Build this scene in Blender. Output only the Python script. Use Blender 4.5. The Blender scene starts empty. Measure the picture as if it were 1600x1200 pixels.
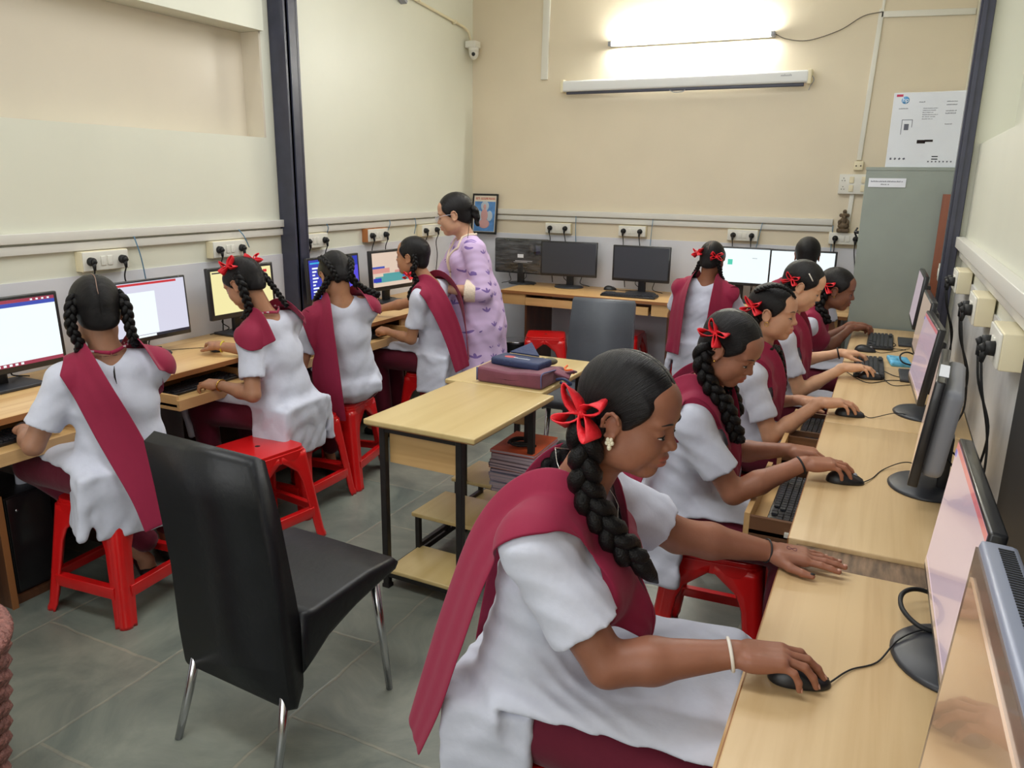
import bpy, bmesh, math, random
import numpy as np
from mathutils import Vector, Matrix, Euler
random.seed(7)
SC = bpy.context.scene
COL = SC.collection
PI = math.pi
# ---------------------------------------------------------------- camera
F_PX, YAW, PITCH, ROLL, CAM_H = 1213.35, math.radians(25.4924), math.radians(14.6551), math.radians(-0.8391), 1.62
def cam_axes():
    cy, sy = math.cos(YAW), math.sin(YAW)
    fwd = np.array([-sy*math.cos(PITCH), cy*math.cos(PITCH), -math.sin(PITCH)])
    right = np.array([cy, sy, 0.0]); down = np.cross(fwd, right)
    c, s = math.cos(ROLL), math.sin(ROLL)
    return c*right+s*down, -s*right+c*down, fwd
_r, _d, _f = cam_axes()
cam = bpy.data.cameras.new('camera'); camo = bpy.data.objects.new('camera', cam); COL.objects.link(camo)
cam.sensor_width = 36; cam.lens = F_PX/1600*36; cam.clip_start = 0.02
camo.matrix_world = Matrix(((_r[0], -_d[0], -_f[0], 0), (_r[1], -_d[1], -_f[1], 0), (_r[2], -_d[2], -_f[2], CAM_H), (0, 0, 0, 1)))
SC.camera = camo
# ---------------------------------------------------------------- world, exposure, lamps
w = bpy.data.worlds.new('world'); SC.world = w; w.use_nodes = True
w.node_tree.nodes['Background'].inputs[0].default_value = (0.8, 0.88, 1, 1)
w.node_tree.nodes['Background'].inputs[1].default_value = 0.4
SC.view_settings.view_transform = 'Standard'; SC.view_settings.look = 'None'
SC.view_settings.exposure = -0.22; SC.view_settings.gamma = 1; SC.view_settings.use_curve_mapping = False
SC.cycles.use_denoising = True; SC.cycles.max_bounces = 9; SC.cycles.diffuse_bounces = 6
SC.cycles.sample_clamp_indirect = 6
def area(name, loc, rot, sx, sy, power, col=(1, 0.985, 0.95)):
    l = bpy.data.lights.new(name, 'AREA'); l.shape = 'RECTANGLE'; l.size = sx; l.size_y = sy; l.energy = power; l.color = col
    o = bpy.data.objects.new(name, l); COL.objects.link(o); o.location = loc; o.rotation_euler = rot
    return o
# ceiling tube rows (off frame) and an added fill lamp behind the camera
area('ceiling_tube_light', (-1.5, 3.8, 3.25), (0, 0, 0), 2.4, 1.2, 56, (0.97, 0.985, 1))
area('ceiling_tube_light.001', (-1.4, 1.0, 3.25), (0, 0, 0), 2.4, 0.5, 46, (0.97, 0.985, 1))
area('left_wall_tube_light', (-3.28, 2.9, 2.95), (0, math.radians(-62), 0), 0.12, 1.2, 9, (0.95, 1, 0.98))
area('rear_fill_light', (-1.2, -1.7, 1.9), (math.radians(82), 0, 0), 2.8, 2.0, 56, (0.93, 0.97, 1))  # broad cool fill added behind the camera, no opening is modelled there

# ---------------------------------------------------------------- node helpers
def srgb(*c):
    if max(c) > 1.0: c = [v/255 for v in c]
    return tuple(((v/12.92) if v <= 0.04045 else ((v+0.055)/1.055)**2.4) for v in c)
MATS = {}
def mat(name, col, rough=0.5, metal=0.0, noise=0.0, nscale=8.0, bump=0.0, bscale=40.0, emit=None, estr=1.0, coat=0.0, sss=0.0, spec=0.5, sheen=0.0, stretch=(1, 1, 1), trans=0.0, alpha=1.0):
    if name in MATS: return MATS[name]
    m = bpy.data.materials.new(name); m.use_nodes = True; MATS[name] = m
    nt = m.node_tree; N = nt.nodes; L = nt.links; b = N['Principled BSDF']
    b.inputs['Base Color'].default_value = (*col, 1); b.inputs['Roughness'].default_value = rough
    b.inputs['Metallic'].default_value = metal; b.inputs['Coat Weight'].default_value = coat
    b.inputs['Specular IOR Level'].default_value = spec; b.inputs['Sheen Weight'].default_value = sheen
    b.inputs['Transmission Weight'].default_value = trans; b.inputs['Alpha'].default_value = alpha
    if sss > 0:
        b.inputs['Subsurface Weight'].default_value = sss; b.inputs['Subsurface Radius'].default_value = (0.012, 0.005, 0.003); b.inputs['Subsurface Scale'].default_value = 1.0
    if emit: b.inputs['Emission Color'].default_value = (*emit, 1); b.inputs['Emission Strength'].default_value = estr
    if noise > 0 or bump > 0:
        tc = N.new('ShaderNodeTexCoord'); mp = N.new('ShaderNodeMapping'); mp.inputs['Scale'].default_value = stretch
        L.new(tc.outputs['Object'], mp.inputs['Vector'])
    if noise > 0:
        n = N.new('ShaderNodeTexNoise'); n.inputs['Scale'].default_value = nscale; n.inputs['Detail'].default_value = 6
        L.new(mp.outputs[0], n.inputs['Vector'])
        r = N.new('ShaderNodeValToRGB'); r.color_ramp.elements[0].position = 0.3; r.color_ramp.elements[1].position = 0.7
        r.color_ramp.elements[0].color = (*[max(0, v*(1-noise)) for v in col], 1); r.color_ramp.elements[1].color = (*[min(1, v*(1+noise)) for v in col], 1)
        L.new(n.outputs['Fac'], r.inputs[0]); L.new(r.outputs[0], b.inputs['Base Color'])
    if bump > 0:
        n2 = N.new('ShaderNodeTexNoise'); n2.inputs['Scale'].default_value = bscale; n2.inputs['Detail'].default_value = 4
        L.new(mp.outputs[0], n2.inputs['Vector'])
        bp = N.new('ShaderNodeBump'); bp.inputs['Strength'].default_value = bump; bp.inputs['Distance'].default_value = 0.01
        L.new(n2.outputs['Fac'], bp.inputs['Height']); L.new(bp.outputs[0], b.inputs['Normal'])
    return m
def wood(name, c1, c2, axis='Y', rough=0.42, scale=1.0, coat=0.15):
    """laminate with grain lines running along one axis"""
    if name in MATS: return MATS[name]
    m = bpy.data.materials.new(name); m.use_nodes = True; MATS[name] = m
    N = m.node_tree.nodes; L = m.node_tree.links; b = N['Principled BSDF']
    tc = N.new('ShaderNodeTexCoord'); mp = N.new('ShaderNodeMapping')
    s = {'X': (1.2, 26, 26), 'Y': (26, 1.2, 26), 'Z': (26, 26, 1.2)}[axis]
    mp.inputs['Scale'].default_value = [v*scale for v in s]
    L.new(tc.outputs['Object'], mp.inputs['Vector'])
    n = N.new('ShaderNodeTexNoise'); n.inputs['Scale'].default_value = 1.0; n.inputs['Detail'].default_value = 7; n.inputs['Distortion'].default_value = 0.6
    L.new(mp.outputs[0], n.inputs['Vector'])
    r = N.new('ShaderNodeValToRGB'); r.color_ramp.elements[0].position = 0.32; r.color_ramp.elements[1].position = 0.62
    r.color_ramp.elements[0].color = (*c1, 1); r.color_ramp.elements[1].color = (*c2, 1)
    L.new(n.outputs['Fac'], r.inputs[0]); L.new(r.outputs[0], b.inputs['Base Color'])
    b.inputs['Roughness'].default_value = rough; b.inputs['Coat Weight'].default_value = coat; b.inputs['Coat Roughness'].default_value = 0.3
    return m
# ---------------------------------------------------------------- mesh helpers
def ax(rot):
    return Euler(rot, 'XYZ').to_matrix().to_4x4()
class MB:
    def __init__(s): s.bm = bmesh.new(); s.mi = 0
    def _merge(s, b2, smooth=False):
        for f in b2.faces: f.material_index = s.mi; f.smooth = smooth
        me = bpy.data.meshes.new('tmp'); b2.to_mesh(me); b2.free(); s.bm.from_mesh(me); bpy.data.meshes.remove(me); return s
    def mat(s, i): s.mi = i; return s
    def box(s, c, size, rot=(0, 0, 0), bev=0.0, seg=2, smooth=False, taper=None):
        b = bmesh.new(); bmesh.ops.create_cube(b, size=1.0)
        for v in b.verts:
            v.co = Vector((v.co.x*size[0], v.co.y*size[1], v.co.z*size[2]))
            if taper and v.co.z > 0: v.co.x *= taper[0]; v.co.y *= taper[1]
        if bev > 0: bmesh.ops.bevel(b, geom=b.edges[:]+b.verts[:], offset=min(bev, min(size)*0.49), segments=seg, profile=0.6, affect='EDGES')
        b.transform(Matrix.Translation(c) @ ax(rot)); return s._merge(b, smooth or bev > 0 and seg > 1)
    def b2(s, lo, hi, bev=0.0, seg=2):
        lo, hi = np.minimum(lo, hi), np.maximum(lo, hi)
        return s.box(tuple((lo+hi)/2), tuple(hi-lo), bev=bev, seg=seg)
    def cyl(s, p0, p1, r0, r1=None, n=16, caps=True):
        p0, p1 = Vector(p0), Vector(p1); r1 = r0 if r1 is None else r1
        d = p1-p0; b = bmesh.new(); bmesh.ops.create_cone(b, cap_ends=caps, segments=n, radius1=r0, radius2=r1, depth=d.length)
        b.transform(Matrix.Translation((p0+p1)/2) @ d.to_track_quat('Z', 'Y').to_matrix().to_4x4()); return s._merge(b, n > 6)
    def sph(s, c, r, rot=(0, 0, 0), n=16):
        b = bmesh.new(); bmesh.ops.create_uvsphere(b, u_segments=n, v_segments=max(6, n*2//3), radius=1.0)
        r = (r, r, r) if isinstance(r, (int, float)) else r
        b.transform(Matrix.Translation(c) @ ax(rot) @ Matrix.Diagonal((*r, 1))); return s._merge(b, True)
    def tube(s, pts, r, n=8, closed=False):
        P = [Vector(p) for p in pts]; m = len(P); R = r if hasattr(r, '__len__') else [r]*m; rings = []
        t0 = (P[1]-P[0]).normalized(); u = t0.orthogonal().normalized()
        for i in range(m):
            t = (P[min(i+1, m-1)]-P[max(i-1, 0)]).normalized() if not closed else (P[(i+1) % m]-P[i-1]).normalized()
            u = (u-t*u.dot(t)).normalized(); v = t.cross(u)
            rings.append([s.bm.verts.new(P[i]+(u*math.cos(2*PI*k/n)+v*math.sin(2*PI*k/n))*R[i]) for k in range(n)])
        for i in range(m if closed else m-1):
            A, B = rings[i], rings[(i+1) % m]
            for k in range(n):
                f = s.bm.faces.new((A[k], A[(k+1) % n], B[(k+1) % n], B[k])); f.smooth = True; f.material_index = s.mi
        if not closed:
            for ring, rev in ((rings[0], True), (rings[-1], False)):
                f = s.bm.faces.new(ring[::-1] if rev else ring); f.material_index = s.mi
        return s
    def lathe(s, prof, c=(0, 0, 0), n=24, rot=(0, 0, 0)):
        b = bmesh.new(); rings = []
        for (r, z) in prof: rings.append([b.verts.new((max(r, 1e-4)*math.cos(2*PI*k/n), max(r, 1e-4)*math.sin(2*PI*k/n), z)) for k in range(n)])
        for A, B in zip(rings, rings[1:]):
            for k in range(n): b.faces.new((A[k], A[(k+1) % n], B[(k+1) % n], B[k]))
        b.faces.new(rings[0][::-1]); b.faces.new(rings[-1])
        b.transform(Matrix.Translation(c) @ ax(rot)); return s._merge(b, True)
    def prism(s, poly, z0, z1, M=None, smooth=False):
        b = bmesh.new(); lo = [b.verts.new((x, y, z0)) for x, y in poly]; hi = [b.verts.new((x, y, z1)) for x, y in poly]
        b.faces.new(lo[::-1]); b.faces.new(hi); n = len(poly)
        for k in range(n): b.faces.new((lo[k], lo[(k+1) % n], hi[(k+1) % n], hi[k]))
        if M is not None: b.transform(M)
        return s._merge(b, smooth)
    def quad(s, a, b_, c, d):
        f = s.bm.faces.new([s.bm.verts.new(p) for p in (a, b_, c, d)]); f.material_index = s.mi; return s
    def build(s, name, mats, parent=None, bevel=0.0, subsurf=0, loc=None, rot=None):
        me = bpy.data.meshes.new(name); bmesh.ops.recalc_face_normals(s.bm, faces=s.bm.faces[:]); s.bm.to_mesh(me); s.bm.free()
        o = bpy.data.objects.new(name, me); COL.objects.link(o)
        for m in (mats if isinstance(mats, (list, tuple)) else [mats]): me.materials.append(m)
        if bevel > 0: md = o.modifiers.new('bevel', 'BEVEL'); md.width = bevel; md.segments = 2; md.limit_method = 'ANGLE'
        if subsurf: md = o.modifiers.new('sub', 'SUBSURF'); md.levels = subsurf; md.render_levels = subsurf
        if parent is not None: o.parent = parent
        if loc is not None: o.location = loc
        if rot is not None: o.rotation_euler = rot
        return o
def tag(o, label=None, cat=None, group=None, kind=None):
    if label: o['label'] = label
    if cat: o['category'] = cat
    if group: o['group'] = group
    if kind: o['kind'] = kind
    return o
def empty(name, loc, rz=0.0, label=None, cat=None, group=None):
    o = bpy.data.objects.new(name, None); COL.objects.link(o); o.location = loc; o.rotation_euler = (0, 0, rz); o.empty_display_size = 0.05
    return tag(o, label, cat, group)
def kids(o): return [c for c in bpy.data.objects if c.parent == o]
def dup(o, loc=None, rz=None, label=None, parent=None, group=None):
    c = o.copy(); COL.objects.link(c); c.parent = parent
    for ch in kids(o): dup(ch, parent=c)
    if loc is not None: c.location = loc
    if rz is not None: c.rotation_euler = (0, 0, rz)
    if label: c['label'] = label
    if group: c['group'] = group
    return c
def struct(o): o['kind'] = 'structure'; return o
def smooth_path(pts, n=12):
    """Catmull-Rom through the points"""
    P = [np.array(p, float) for p in pts]; P = [2*P[0]-P[1]]+P+[2*P[-1]-P[-2]]; out = []
    for i in range(1, len(P)-2):
        for t in np.linspace(0, 1, n, endpoint=False):
            a, b, c, d = P[i-1:i+3]
            out.append(0.5*((2*b)+(c-a)*t+(2*a-5*b+4*c-d)*t*t+(3*b-a-3*c+d)*t**3))
    out.append(P[-2]); return out
def textmesh(s, size, name='t'):
    cu = bpy.data.curves.new(name, 'FONT'); cu.body = s; cu.size = size; cu.extrude = 0.0004; cu.align_x = 'CENTER'; cu.align_y = 'CENTER'; cu.resolution_u = 3
    o = bpy.data.objects.new(name, cu); COL.objects.link(o); dg = bpy.context.evaluated_depsgraph_get()
    me = bpy.data.meshes.new_from_object(o.evaluated_get(dg)); bpy.data.objects.remove(o); bpy.data.curves.remove(cu); return me
def text_obj(s, size, name, m, parent, loc, rot):
    me = textmesh(s, size); me.materials.clear(); me.materials.append(m); o = bpy.data.objects.new(name, me); COL.objects.link(o)
    o.parent = parent; o.location = loc; o.rotation_euler = rot; return o
# ================================================================ materials
XL, XR, YB, YF, HC = -3.45, 0.36, 6.35, -2.0, 3.35
TAU = 2*PI
m_wall_back = mat('paint_beige', srgb(220, 208, 184), 0.5, noise=0.025, nscale=2.5, bump=0.12, bscale=7)
m_wall_left = mat('paint_cream', srgb(218, 218, 202), 0.42, noise=0.025, nscale=2.0, bump=0.12, bscale=6)
m_niche = mat('paint_niche', srgb(216, 206, 188), 0.2, noise=0.02, nscale=2.0, coat=0.4)
m_dado = mat('dado_paint', srgb(212, 213, 220), 0.35, noise=0.03, nscale=3.0, bump=0.06, bscale=6)
m_dado_dirty = mat('dado_scuffed', srgb(200, 200, 200), 0.4, noise=0.22, nscale=3.5, bump=0.05)
m_white = mat('white_pvc', srgb(222, 220, 210), 0.4)
m_trunk = mat('trunking_pvc', srgb(214, 212, 204), 0.4)
m_ivory = mat('ivory_plastic', srgb(226, 216, 184), 0.45, noise=0.04, nscale=9)
m_steel = mat('steel_blue_black', srgb(52, 54, 72), 0.38, noise=0.15, nscale=14, spec=0.6)
m_black = mat('black_plastic', srgb(26, 26, 29), 0.38)
m_blackm = mat('black_matte', srgb(20, 20, 22), 0.6)
m_bezel = mat('bezel_plastic', srgb(30, 30, 33), 0.3, coat=0.2)
m_chrome = mat('chrome', srgb(200, 200, 205), 0.18, metal=1.0)
m_greyp = mat('grey_plastic', srgb(150, 152, 160), 0.4)
m_top = wood('desk_laminate', srgb(196, 163, 116), srgb(210, 180, 134), 'Y')
m_topx = wood('desk_laminate_across', srgb(196, 152, 98), srgb(212, 172, 116), 'X')
m_topl = wood('desk_laminate_yellowish', srgb(204, 160, 104), srgb(220, 182, 124), 'Y')  # slightly yellower laminate, on the left desk and the side-row keyboard trays
m_ply = wood('bench_ply', srgb(194, 168, 112), srgb(206, 182, 128), 'Y', rough=0.35, scale=0.5, coat=0.3)
m_edge = mat('brown_edge', srgb(150, 100, 58), 0.5)
m_brown = wood('brown_board', srgb(74, 46, 30), srgb(96, 60, 38), 'Z')
m_brownx = wood('brown_tray_side', srgb(92, 62, 42), srgb(116, 80, 54), 'X')
m_tray = wood('tray_front', srgb(200, 158, 106), srgb(212, 172, 118), 'Y')
m_black_steel = mat('black_steel_tube', srgb(28, 24, 24), 0.45, noise=0.3, nscale=30)
m_red = mat('red_plastic', srgb(206, 22, 24), 0.28, coat=0.35, noise=0.04, nscale=6)
m_hole = mat('dark_hole', (0.01, 0.002, 0.002), 0.8)
m_leather = mat('black_leather', srgb(16, 17, 22), 0.42, bump=0.12, bscale=38, noise=0.2, nscale=14, spec=0.4)
m_leather_grey = mat('grey_leather', srgb(74, 78, 86), 0.5, bump=0.1, bscale=30, noise=0.1, nscale=5)
m_cab = mat('cabinet_paint', srgb(142, 150, 142), 0.42, noise=0.06, nscale=4)
m_wornwood = mat('worn_wood', srgb(120, 96, 74), 0.6, noise=0.55, nscale=22, stretch=(3, 0.5, 1))

# floor: grey-green stone slabs with pale mortar
def floor_mat():
    m = bpy.data.materials.new('stone_slabs'); m.use_nodes = True; N = m.node_tree.nodes; L = m.node_tree.links; b = N['Principled BSDF']
    tc = N.new('ShaderNodeTexCoord'); mp = N.new('ShaderNodeMapping'); mp.inputs['Rotation'].default_value = (0, 0, PI/2); mp.inputs['Location'].default_value = (0.28, 0.32, 0)
    L.new(tc.outputs['Object'], mp.inputs['Vector'])
    nz = N.new('ShaderNodeTexNoise'); nz.inputs['Scale'].default_value = 5; nz.inputs['Detail'].default_value = 5; L.new(mp.outputs[0], nz.inputs['Vector'])
    mx = N.new('ShaderNodeVectorMath'); mx.operation = 'SCALE'; mx.inputs['Scale'].default_value = 0.035; L.new(nz.outputs['Color'], mx.inputs[0])
    ad = N.new('ShaderNodeVectorMath'); ad.operation = 'ADD'; L.new(mp.outputs[0], ad.inputs[0]); L.new(mx.outputs[0], ad.inputs[1])
    br = N.new('ShaderNodeTexBrick'); br.inputs['Scale'].default_value = 1.0; br.inputs['Brick Width'].default_value = 0.86; br.inputs['Row Height'].default_value = 0.58
    br.inputs['Mortar Size'].default_value = 0.007; br.inputs['Mortar Smooth'].default_value = 0.6; br.inputs['Bias'].default_value = 0.0
    br.inputs['Color1'].default_value = (*srgb(108, 117, 112), 1); br.inputs['Color2'].default_value = (*srgb(118, 121, 114), 1); br.inputs['Mortar'].default_value = (*srgb(132, 131, 121), 1)
    L.new(ad.outputs[0], br.inputs['Vector'])
    n2 = N.new('ShaderNodeTexNoise'); n2.inputs['Scale'].default_value = 2.6; n2.inputs['Detail'].default_value = 9; n2.inputs['Roughness'].default_value = 0.65; n2.inputs['Distortion'].default_value = 0.8
    L.new(tc.outputs['Object'], n2.inputs['Vector'])
    r = N.new('ShaderNodeValToRGB'); r.color_ramp.elements[0].position = 0.33; r.color_ramp.elements[1].position = 0.68
    r.color_ramp.elements[0].color = (0.60, 0.64, 0.64, 1); r.color_ramp.elements[1].color = (1.35, 1.3, 1.2, 1)
    L.new(n2.outputs['Fac'], r.inputs[0])
    mu = N.new('ShaderNodeMix'); mu.data_type = 'RGBA'; mu.blend_type = 'MULTIPLY'; mu.inputs[0].default_value = 1.0
    L.new(br.outputs['Color'], mu.inputs[6]); L.new(r.outputs[0], mu.inputs[7])
    L.new(mu.outputs[2], b.inputs['Base Color'])
    rr = N.new('ShaderNodeMapRange'); rr.inputs['To Min'].default_value = 0.28; rr.inputs['To Max'].default_value = 0.5; L.new(n2.outputs['Fac'], rr.inputs[0]); L.new(rr.outputs[0], b.inputs['Roughness'])
    bp = N.new('ShaderNodeBump'); bp.inputs['Strength'].default_value = 0.25; bp.inputs['Distance'].default_value = 0.008
    sb = N.new('ShaderNodeMath'); sb.operation = 'SUBTRACT'; L.new(n2.outputs['Fac'], sb.inputs[0]); L.new(br.outputs['Fac'], sb.inputs[1])
    L.new(sb.outputs[0], bp.inputs['Height']); L.new(bp.outputs[0], b.inputs['Normal'])
    return m
# ================================================================ room shell
struct(MB().b2((XL-0.3, YF-0.1, -0.1), (XR+0.3, YB+0.1, 0)).build('floor', floor_mat()))
struct(MB().b2((XL-0.3, YF-0.1, HC), (XR+0.3, YB+0.1, HC+0.1)).build('ceiling', mat('ceiling_white', srgb(235, 235, 228), 0.7)))
struct(MB().b2((XL-0.3, YB, 0), (XR+0.3, YB+0.1, HC)).build('wall_back', m_wall_back))
struct(MB().b2((XL-0.3, YF-0.1, 0), (XR+0.3, YF, HC)).build('wall_front', m_wall_back))
mb = MB(); mb.b2((XL-0.3, YF, 0), (XL, 3.76, 1.85)); mb.b2((XL-0.3, YF, 1.85), (XL-0.14, 3.76, 2.44)); mb.b2((XL-0.3, 3.76, 0), (XL, YB, HC))
mb.b2((XL-0.3, YF, 2.44), (XL+0.03, 3.76, HC))
mb.mat(1).b2((XL-0.14, YF, 1.851), (XL-0.135, 3.759, 2.439)).b2((XL-0.135, 3.745, 1.851), (XL, 3.76, 2.439))
struct(mb.build('wall_left', [m_wall_left, m_niche]))
mb = MB(); mb.b2((XR, YF, 0), (XR+0.3, 4.86, 1.84)); mb.b2((XR+0.14, YF, 1.84), (XR+0.3, 4.86, HC)); mb.b2((XR-0.03, 4.86, 0), (XR+0.3, YB, HC))
struct(mb.build('wall_right', m_wall_left))
# dado coats of paint
struct(MB().b2((XL, YF, 0.002), (XL+0.008, YB, 1.155)).build('trim_1', m_dado))
struct(MB().b2((XL, YB-0.008, 0.002), (XR, YB, 1.17)).build('trim_2', m_dado))
struct(MB().b2((XR-0.008, 2.21, 0.75), (XR, 4.86, 1.2)).build('trim_3', m_dado_dirty))
# cable trunking
def trunk(name, lo, hi, m=m_trunk): return struct(MB().b2(lo, hi, bev=0.003).build(name, m))
trunk('trim_4', (XL, YF, 1.322), (XL+0.035, YB, 1.366)); trunk('trim_5', (XL, YF, 1.272), (XL+0.022, YB, 1.312))
trunk('trim_6', (XL, YB-0.035, 1.335), (-0.40, YB, 1.38)); trunk('trim_7', (XL, YB-0.022, 1.285), (-0.40, YB, 1.325))
trunk('trim_8', (XR-0.045, 2.21, 1.312), (XR, 4.86, 1.366)); trunk('trim_9', (XR-0.02, 2.21, 1.262), (XR, 4.86, 1.298))
# vertical conduits on the back wall
def board(name, p0, p1, wd, dp, m):
    """flat conduit on the back wall between two (x,z) points"""
    p0 = Vector((p0[0], 0, p0[1])); p1 = Vector((p1[0], 0, p1[1])); d = p1-p0
    mb = MB().box((0, 0, 0), (wd, dp, d.length), bev=0.003)
    return mb.build(name, m, loc=((p0.x+p1.x)/2, YB-dp/2, (p0.z+p1.z)/2), rot=(0, math.atan2(d.x, d.z), 0))
struct(board('trim_10', (-2.765, 2.44), (-2.752, HC), 0.06, 0.02, m_white))
struct(board('trim_11', (-0.275, 1.80), (-0.245, 2.80), 0.032, 0.018, m_white)); struct(board('trim_12', (-0.245, 2.765), (0.325, 2.745), 0.04, 0.018, m_white))
struct(board('trim_13', (-0.30, 1.32), (-0.292, 1.565), 0.032, 0.018, m_white)); struct(board('trim_14', (-0.262, 2.3), (-0.215, HC), 0.018, 0.014, m_white))
# steel columns
def column(name, x0, x1, y0, y1, lip):
    mb = MB(); mb.b2((x0, y0, 0), (x1, y1, HC), bev=0.004, seg=1)
    mb.b2((x1-0.02*lip, y0-0.012, 0), (x1, y1+0.012, HC)).b2((x0, y0+0.02, 0), (x1+0.01*lip, y1-0.02, HC))
    o = mb.build(name, m_steel); o['kind'] = 'structure'; return o
column('steel_column', XL, XL+0.13, 3.83, 3.93, 1); column('steel_column.001', XR-0.03, 0.275, 4.82, 4.95, -1)
struct(MB().b2((0.327, 0.9, 0), (XR, 2.2, HC)).build('steel_column.002', m_blackm))
struct(MB().b2((XL, 3.74, 3.0), (XL+0.1, 3.83, 3.06)).build('steel_bracket', m_steel))
# ================================================================ furniture
def desk(name, lab, top_lo, top_hi, front, trays, sides, wood_m, panel_m, group=None, fixed=()):
    """worktop run with keyboard trays; front = 'x+', 'x-' or 'y-'"""
    lo = np.array(top_lo, float); hi = np.array(top_hi, float); root = empty(name, ((lo[0]+hi[0])/2, (lo[1]+hi[1])/2, 0), 0, lab, 'desk', group)
    c = np.array([root.location.x, root.location.y, 0])
    def B(a, b_, nm, m, bev=0.0, parent=root, kind=None):
        o = MB().b2(np.array(a)-c, np.array(b_)-c, bev=bev).build(nm, m, parent)
        return o
    B(lo, hi, 'worktop', wood_m, 0.003)
    if front == 'x+': B((hi[0]-0.001, lo[1], lo[2]), (hi[0]+0.002, hi[1], hi[2]-0.002), 'edge_band', m_edge)
    elif front == 'x-': B((lo[0]-0.002, lo[1], lo[2]), (lo[0]+0.001, hi[1], hi[2]-0.002), 'edge_band', m_edge)
    else: B((lo[0], lo[1]-0.002, lo[2]), (hi[0], lo[1]+0.001, hi[2]-0.002), 'edge_band', m_edge)
    for s in sides:
        if front[0] == 'x': B((lo[0]+0.03, s-0.009, 0), (hi[0]-0.03, s+0.009, lo[2]), 'side_panel', panel_m)
        else: B((s-0.009, lo[1]+0.03, 0), (s+0.009, hi[1]-0.02, lo[2]), 'side_panel', panel_m)
    for (a, b_) in fixed:
        if front == 'y-': B((a, lo[1]+0.012, 0.635), (b_, lo[1]+0.03, lo[2]), 'front_panel', m_topx)
        elif front == 'x+': B((hi[0]-0.03, a, 0.63), (hi[0]-0.012, b_, lo[2]), 'front_panel', m_tray)
        else: B((lo[0]+0.012, a, 0.63), (lo[0]+0.03, b_, lo[2]), 'front_panel', m_tray)
    for (a, b_, out) in trays:
        # tray: base board, side cheeks, front rail
        if front == 'y-':
            f = lo[1]-out; tr = B((a, f, 0.64), (b_, f+0.42, 0.652), 'keyboard_tray', m_topx)
            r = B((a, f-0.016, 0.638), (b_, f, 0.70), 'tray_front', m_topx)
            r.parent = tr
        else:
            sg = 1 if front == 'x+' else -1; f = (hi[0] if sg > 0 else lo[0])+sg*out
            tr = B((f, a, 0.63), (f-sg*0.42, b_, 0.642), 'keyboard_tray', m_topl)
            for e in (a, b_-0.014):
                k = B((f, e, 0.615), (f-sg*0.42, e+0.014, 0.682), 'tray_side', m_brownx if sg < 0 else m_tray); k.parent = tr
            r = B((f, a, 0.615), (f+sg*0.016, b_, 0.662 if sg > 0 else 0.69), 'tray_front', m_tray); r.parent = tr
            k = B((f-0.1*sg, a-0.012, 0.64), (f-sg*0.42, a, 0.652), 'drawer_runner', m_white); k.parent = tr
    return root
desk('computer_desk', 'long pale wood desk along the left wall with keyboard trays pulled out', (XL+0.01, 0.9, 0.725), (-2.857, 5.74, 0.75), 'x+',
     [(1.36, 1.92, 0.11), (2.33, 2.86, 0.11), (3.0, 3.52, 0.06), (3.72, 4.26, 0.10), (4.45, 4.98, 0.02)], [1.3, 2.12, 2.93, 3.62, 4.36, 5.08], m_topl, m_brown,
     fixed=[(1.95, 2.3), (2.89, 2.97), (3.55, 3.69), (4.29, 4.42), (5.0, 5.7)])
desk('computer_desk.001', 'wooden desk along the back wall carrying two switched-off and two lit monitors', (-2.855, 5.75, 0.725), (-0.2, YB-0.01, 0.75), 'y-',
     [(-2.63, -1.60, -0.01), (-1.34, -0.5, -0.01)], [-2.64, -1.45, -0.25], m_topx, m_brown, fixed=[(-2.85, -2.64), (-1.58, -1.36), (-0.48, -0.26)])
desk('computer_desk.002', 'nearest pale wood desk on the right, under the two closest screens', (-0.142, 0.15, 0.725), (XR-0.035, 1.82, 0.75), 'x-', [(0.9, 1.45, 0.0)], [0.2, 1.78], m_top, m_brown)
desk('computer_desk.003', 'right-hand wooden desk beyond the worn joint strip, by the second girl', (-0.142, 1.95, 0.725), (XR-0.01, 3.07, 0.75), 'x-', [(2.2, 2.68, 0.13), (2.86, 3.05, 0.12)], [2.0], m_top, m_brown)
desk('computer_desk.004', 'right-hand wooden desk in the middle of the row with a mouse near its front edge', (-0.142, 3.075, 0.725), (XR-0.01, 4.2, 0.75), 'x-', [(3.12, 3.42, 0.12)], [3.1], m_top, m_brown)
desk('computer_desk.005', 'farthest right-hand wooden desk, ending at the grey steel cabinet', (-0.142, 4.205, 0.725), (XR-0.035, 5.37, 0.75), 'x-', [], [4.25, 5.3], m_top, m_brown)
tag(MB().b2((-0.12, 1.822, 0.70), (XR-0.01, 1.948, 0.738)).b2((-0.10, 1.83, 0), (-0.08, 1.94, 0.70)).build('joint_board', m_wornwood), 'worn brown wooden board filling the gap between two right-hand desks', 'board')

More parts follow.
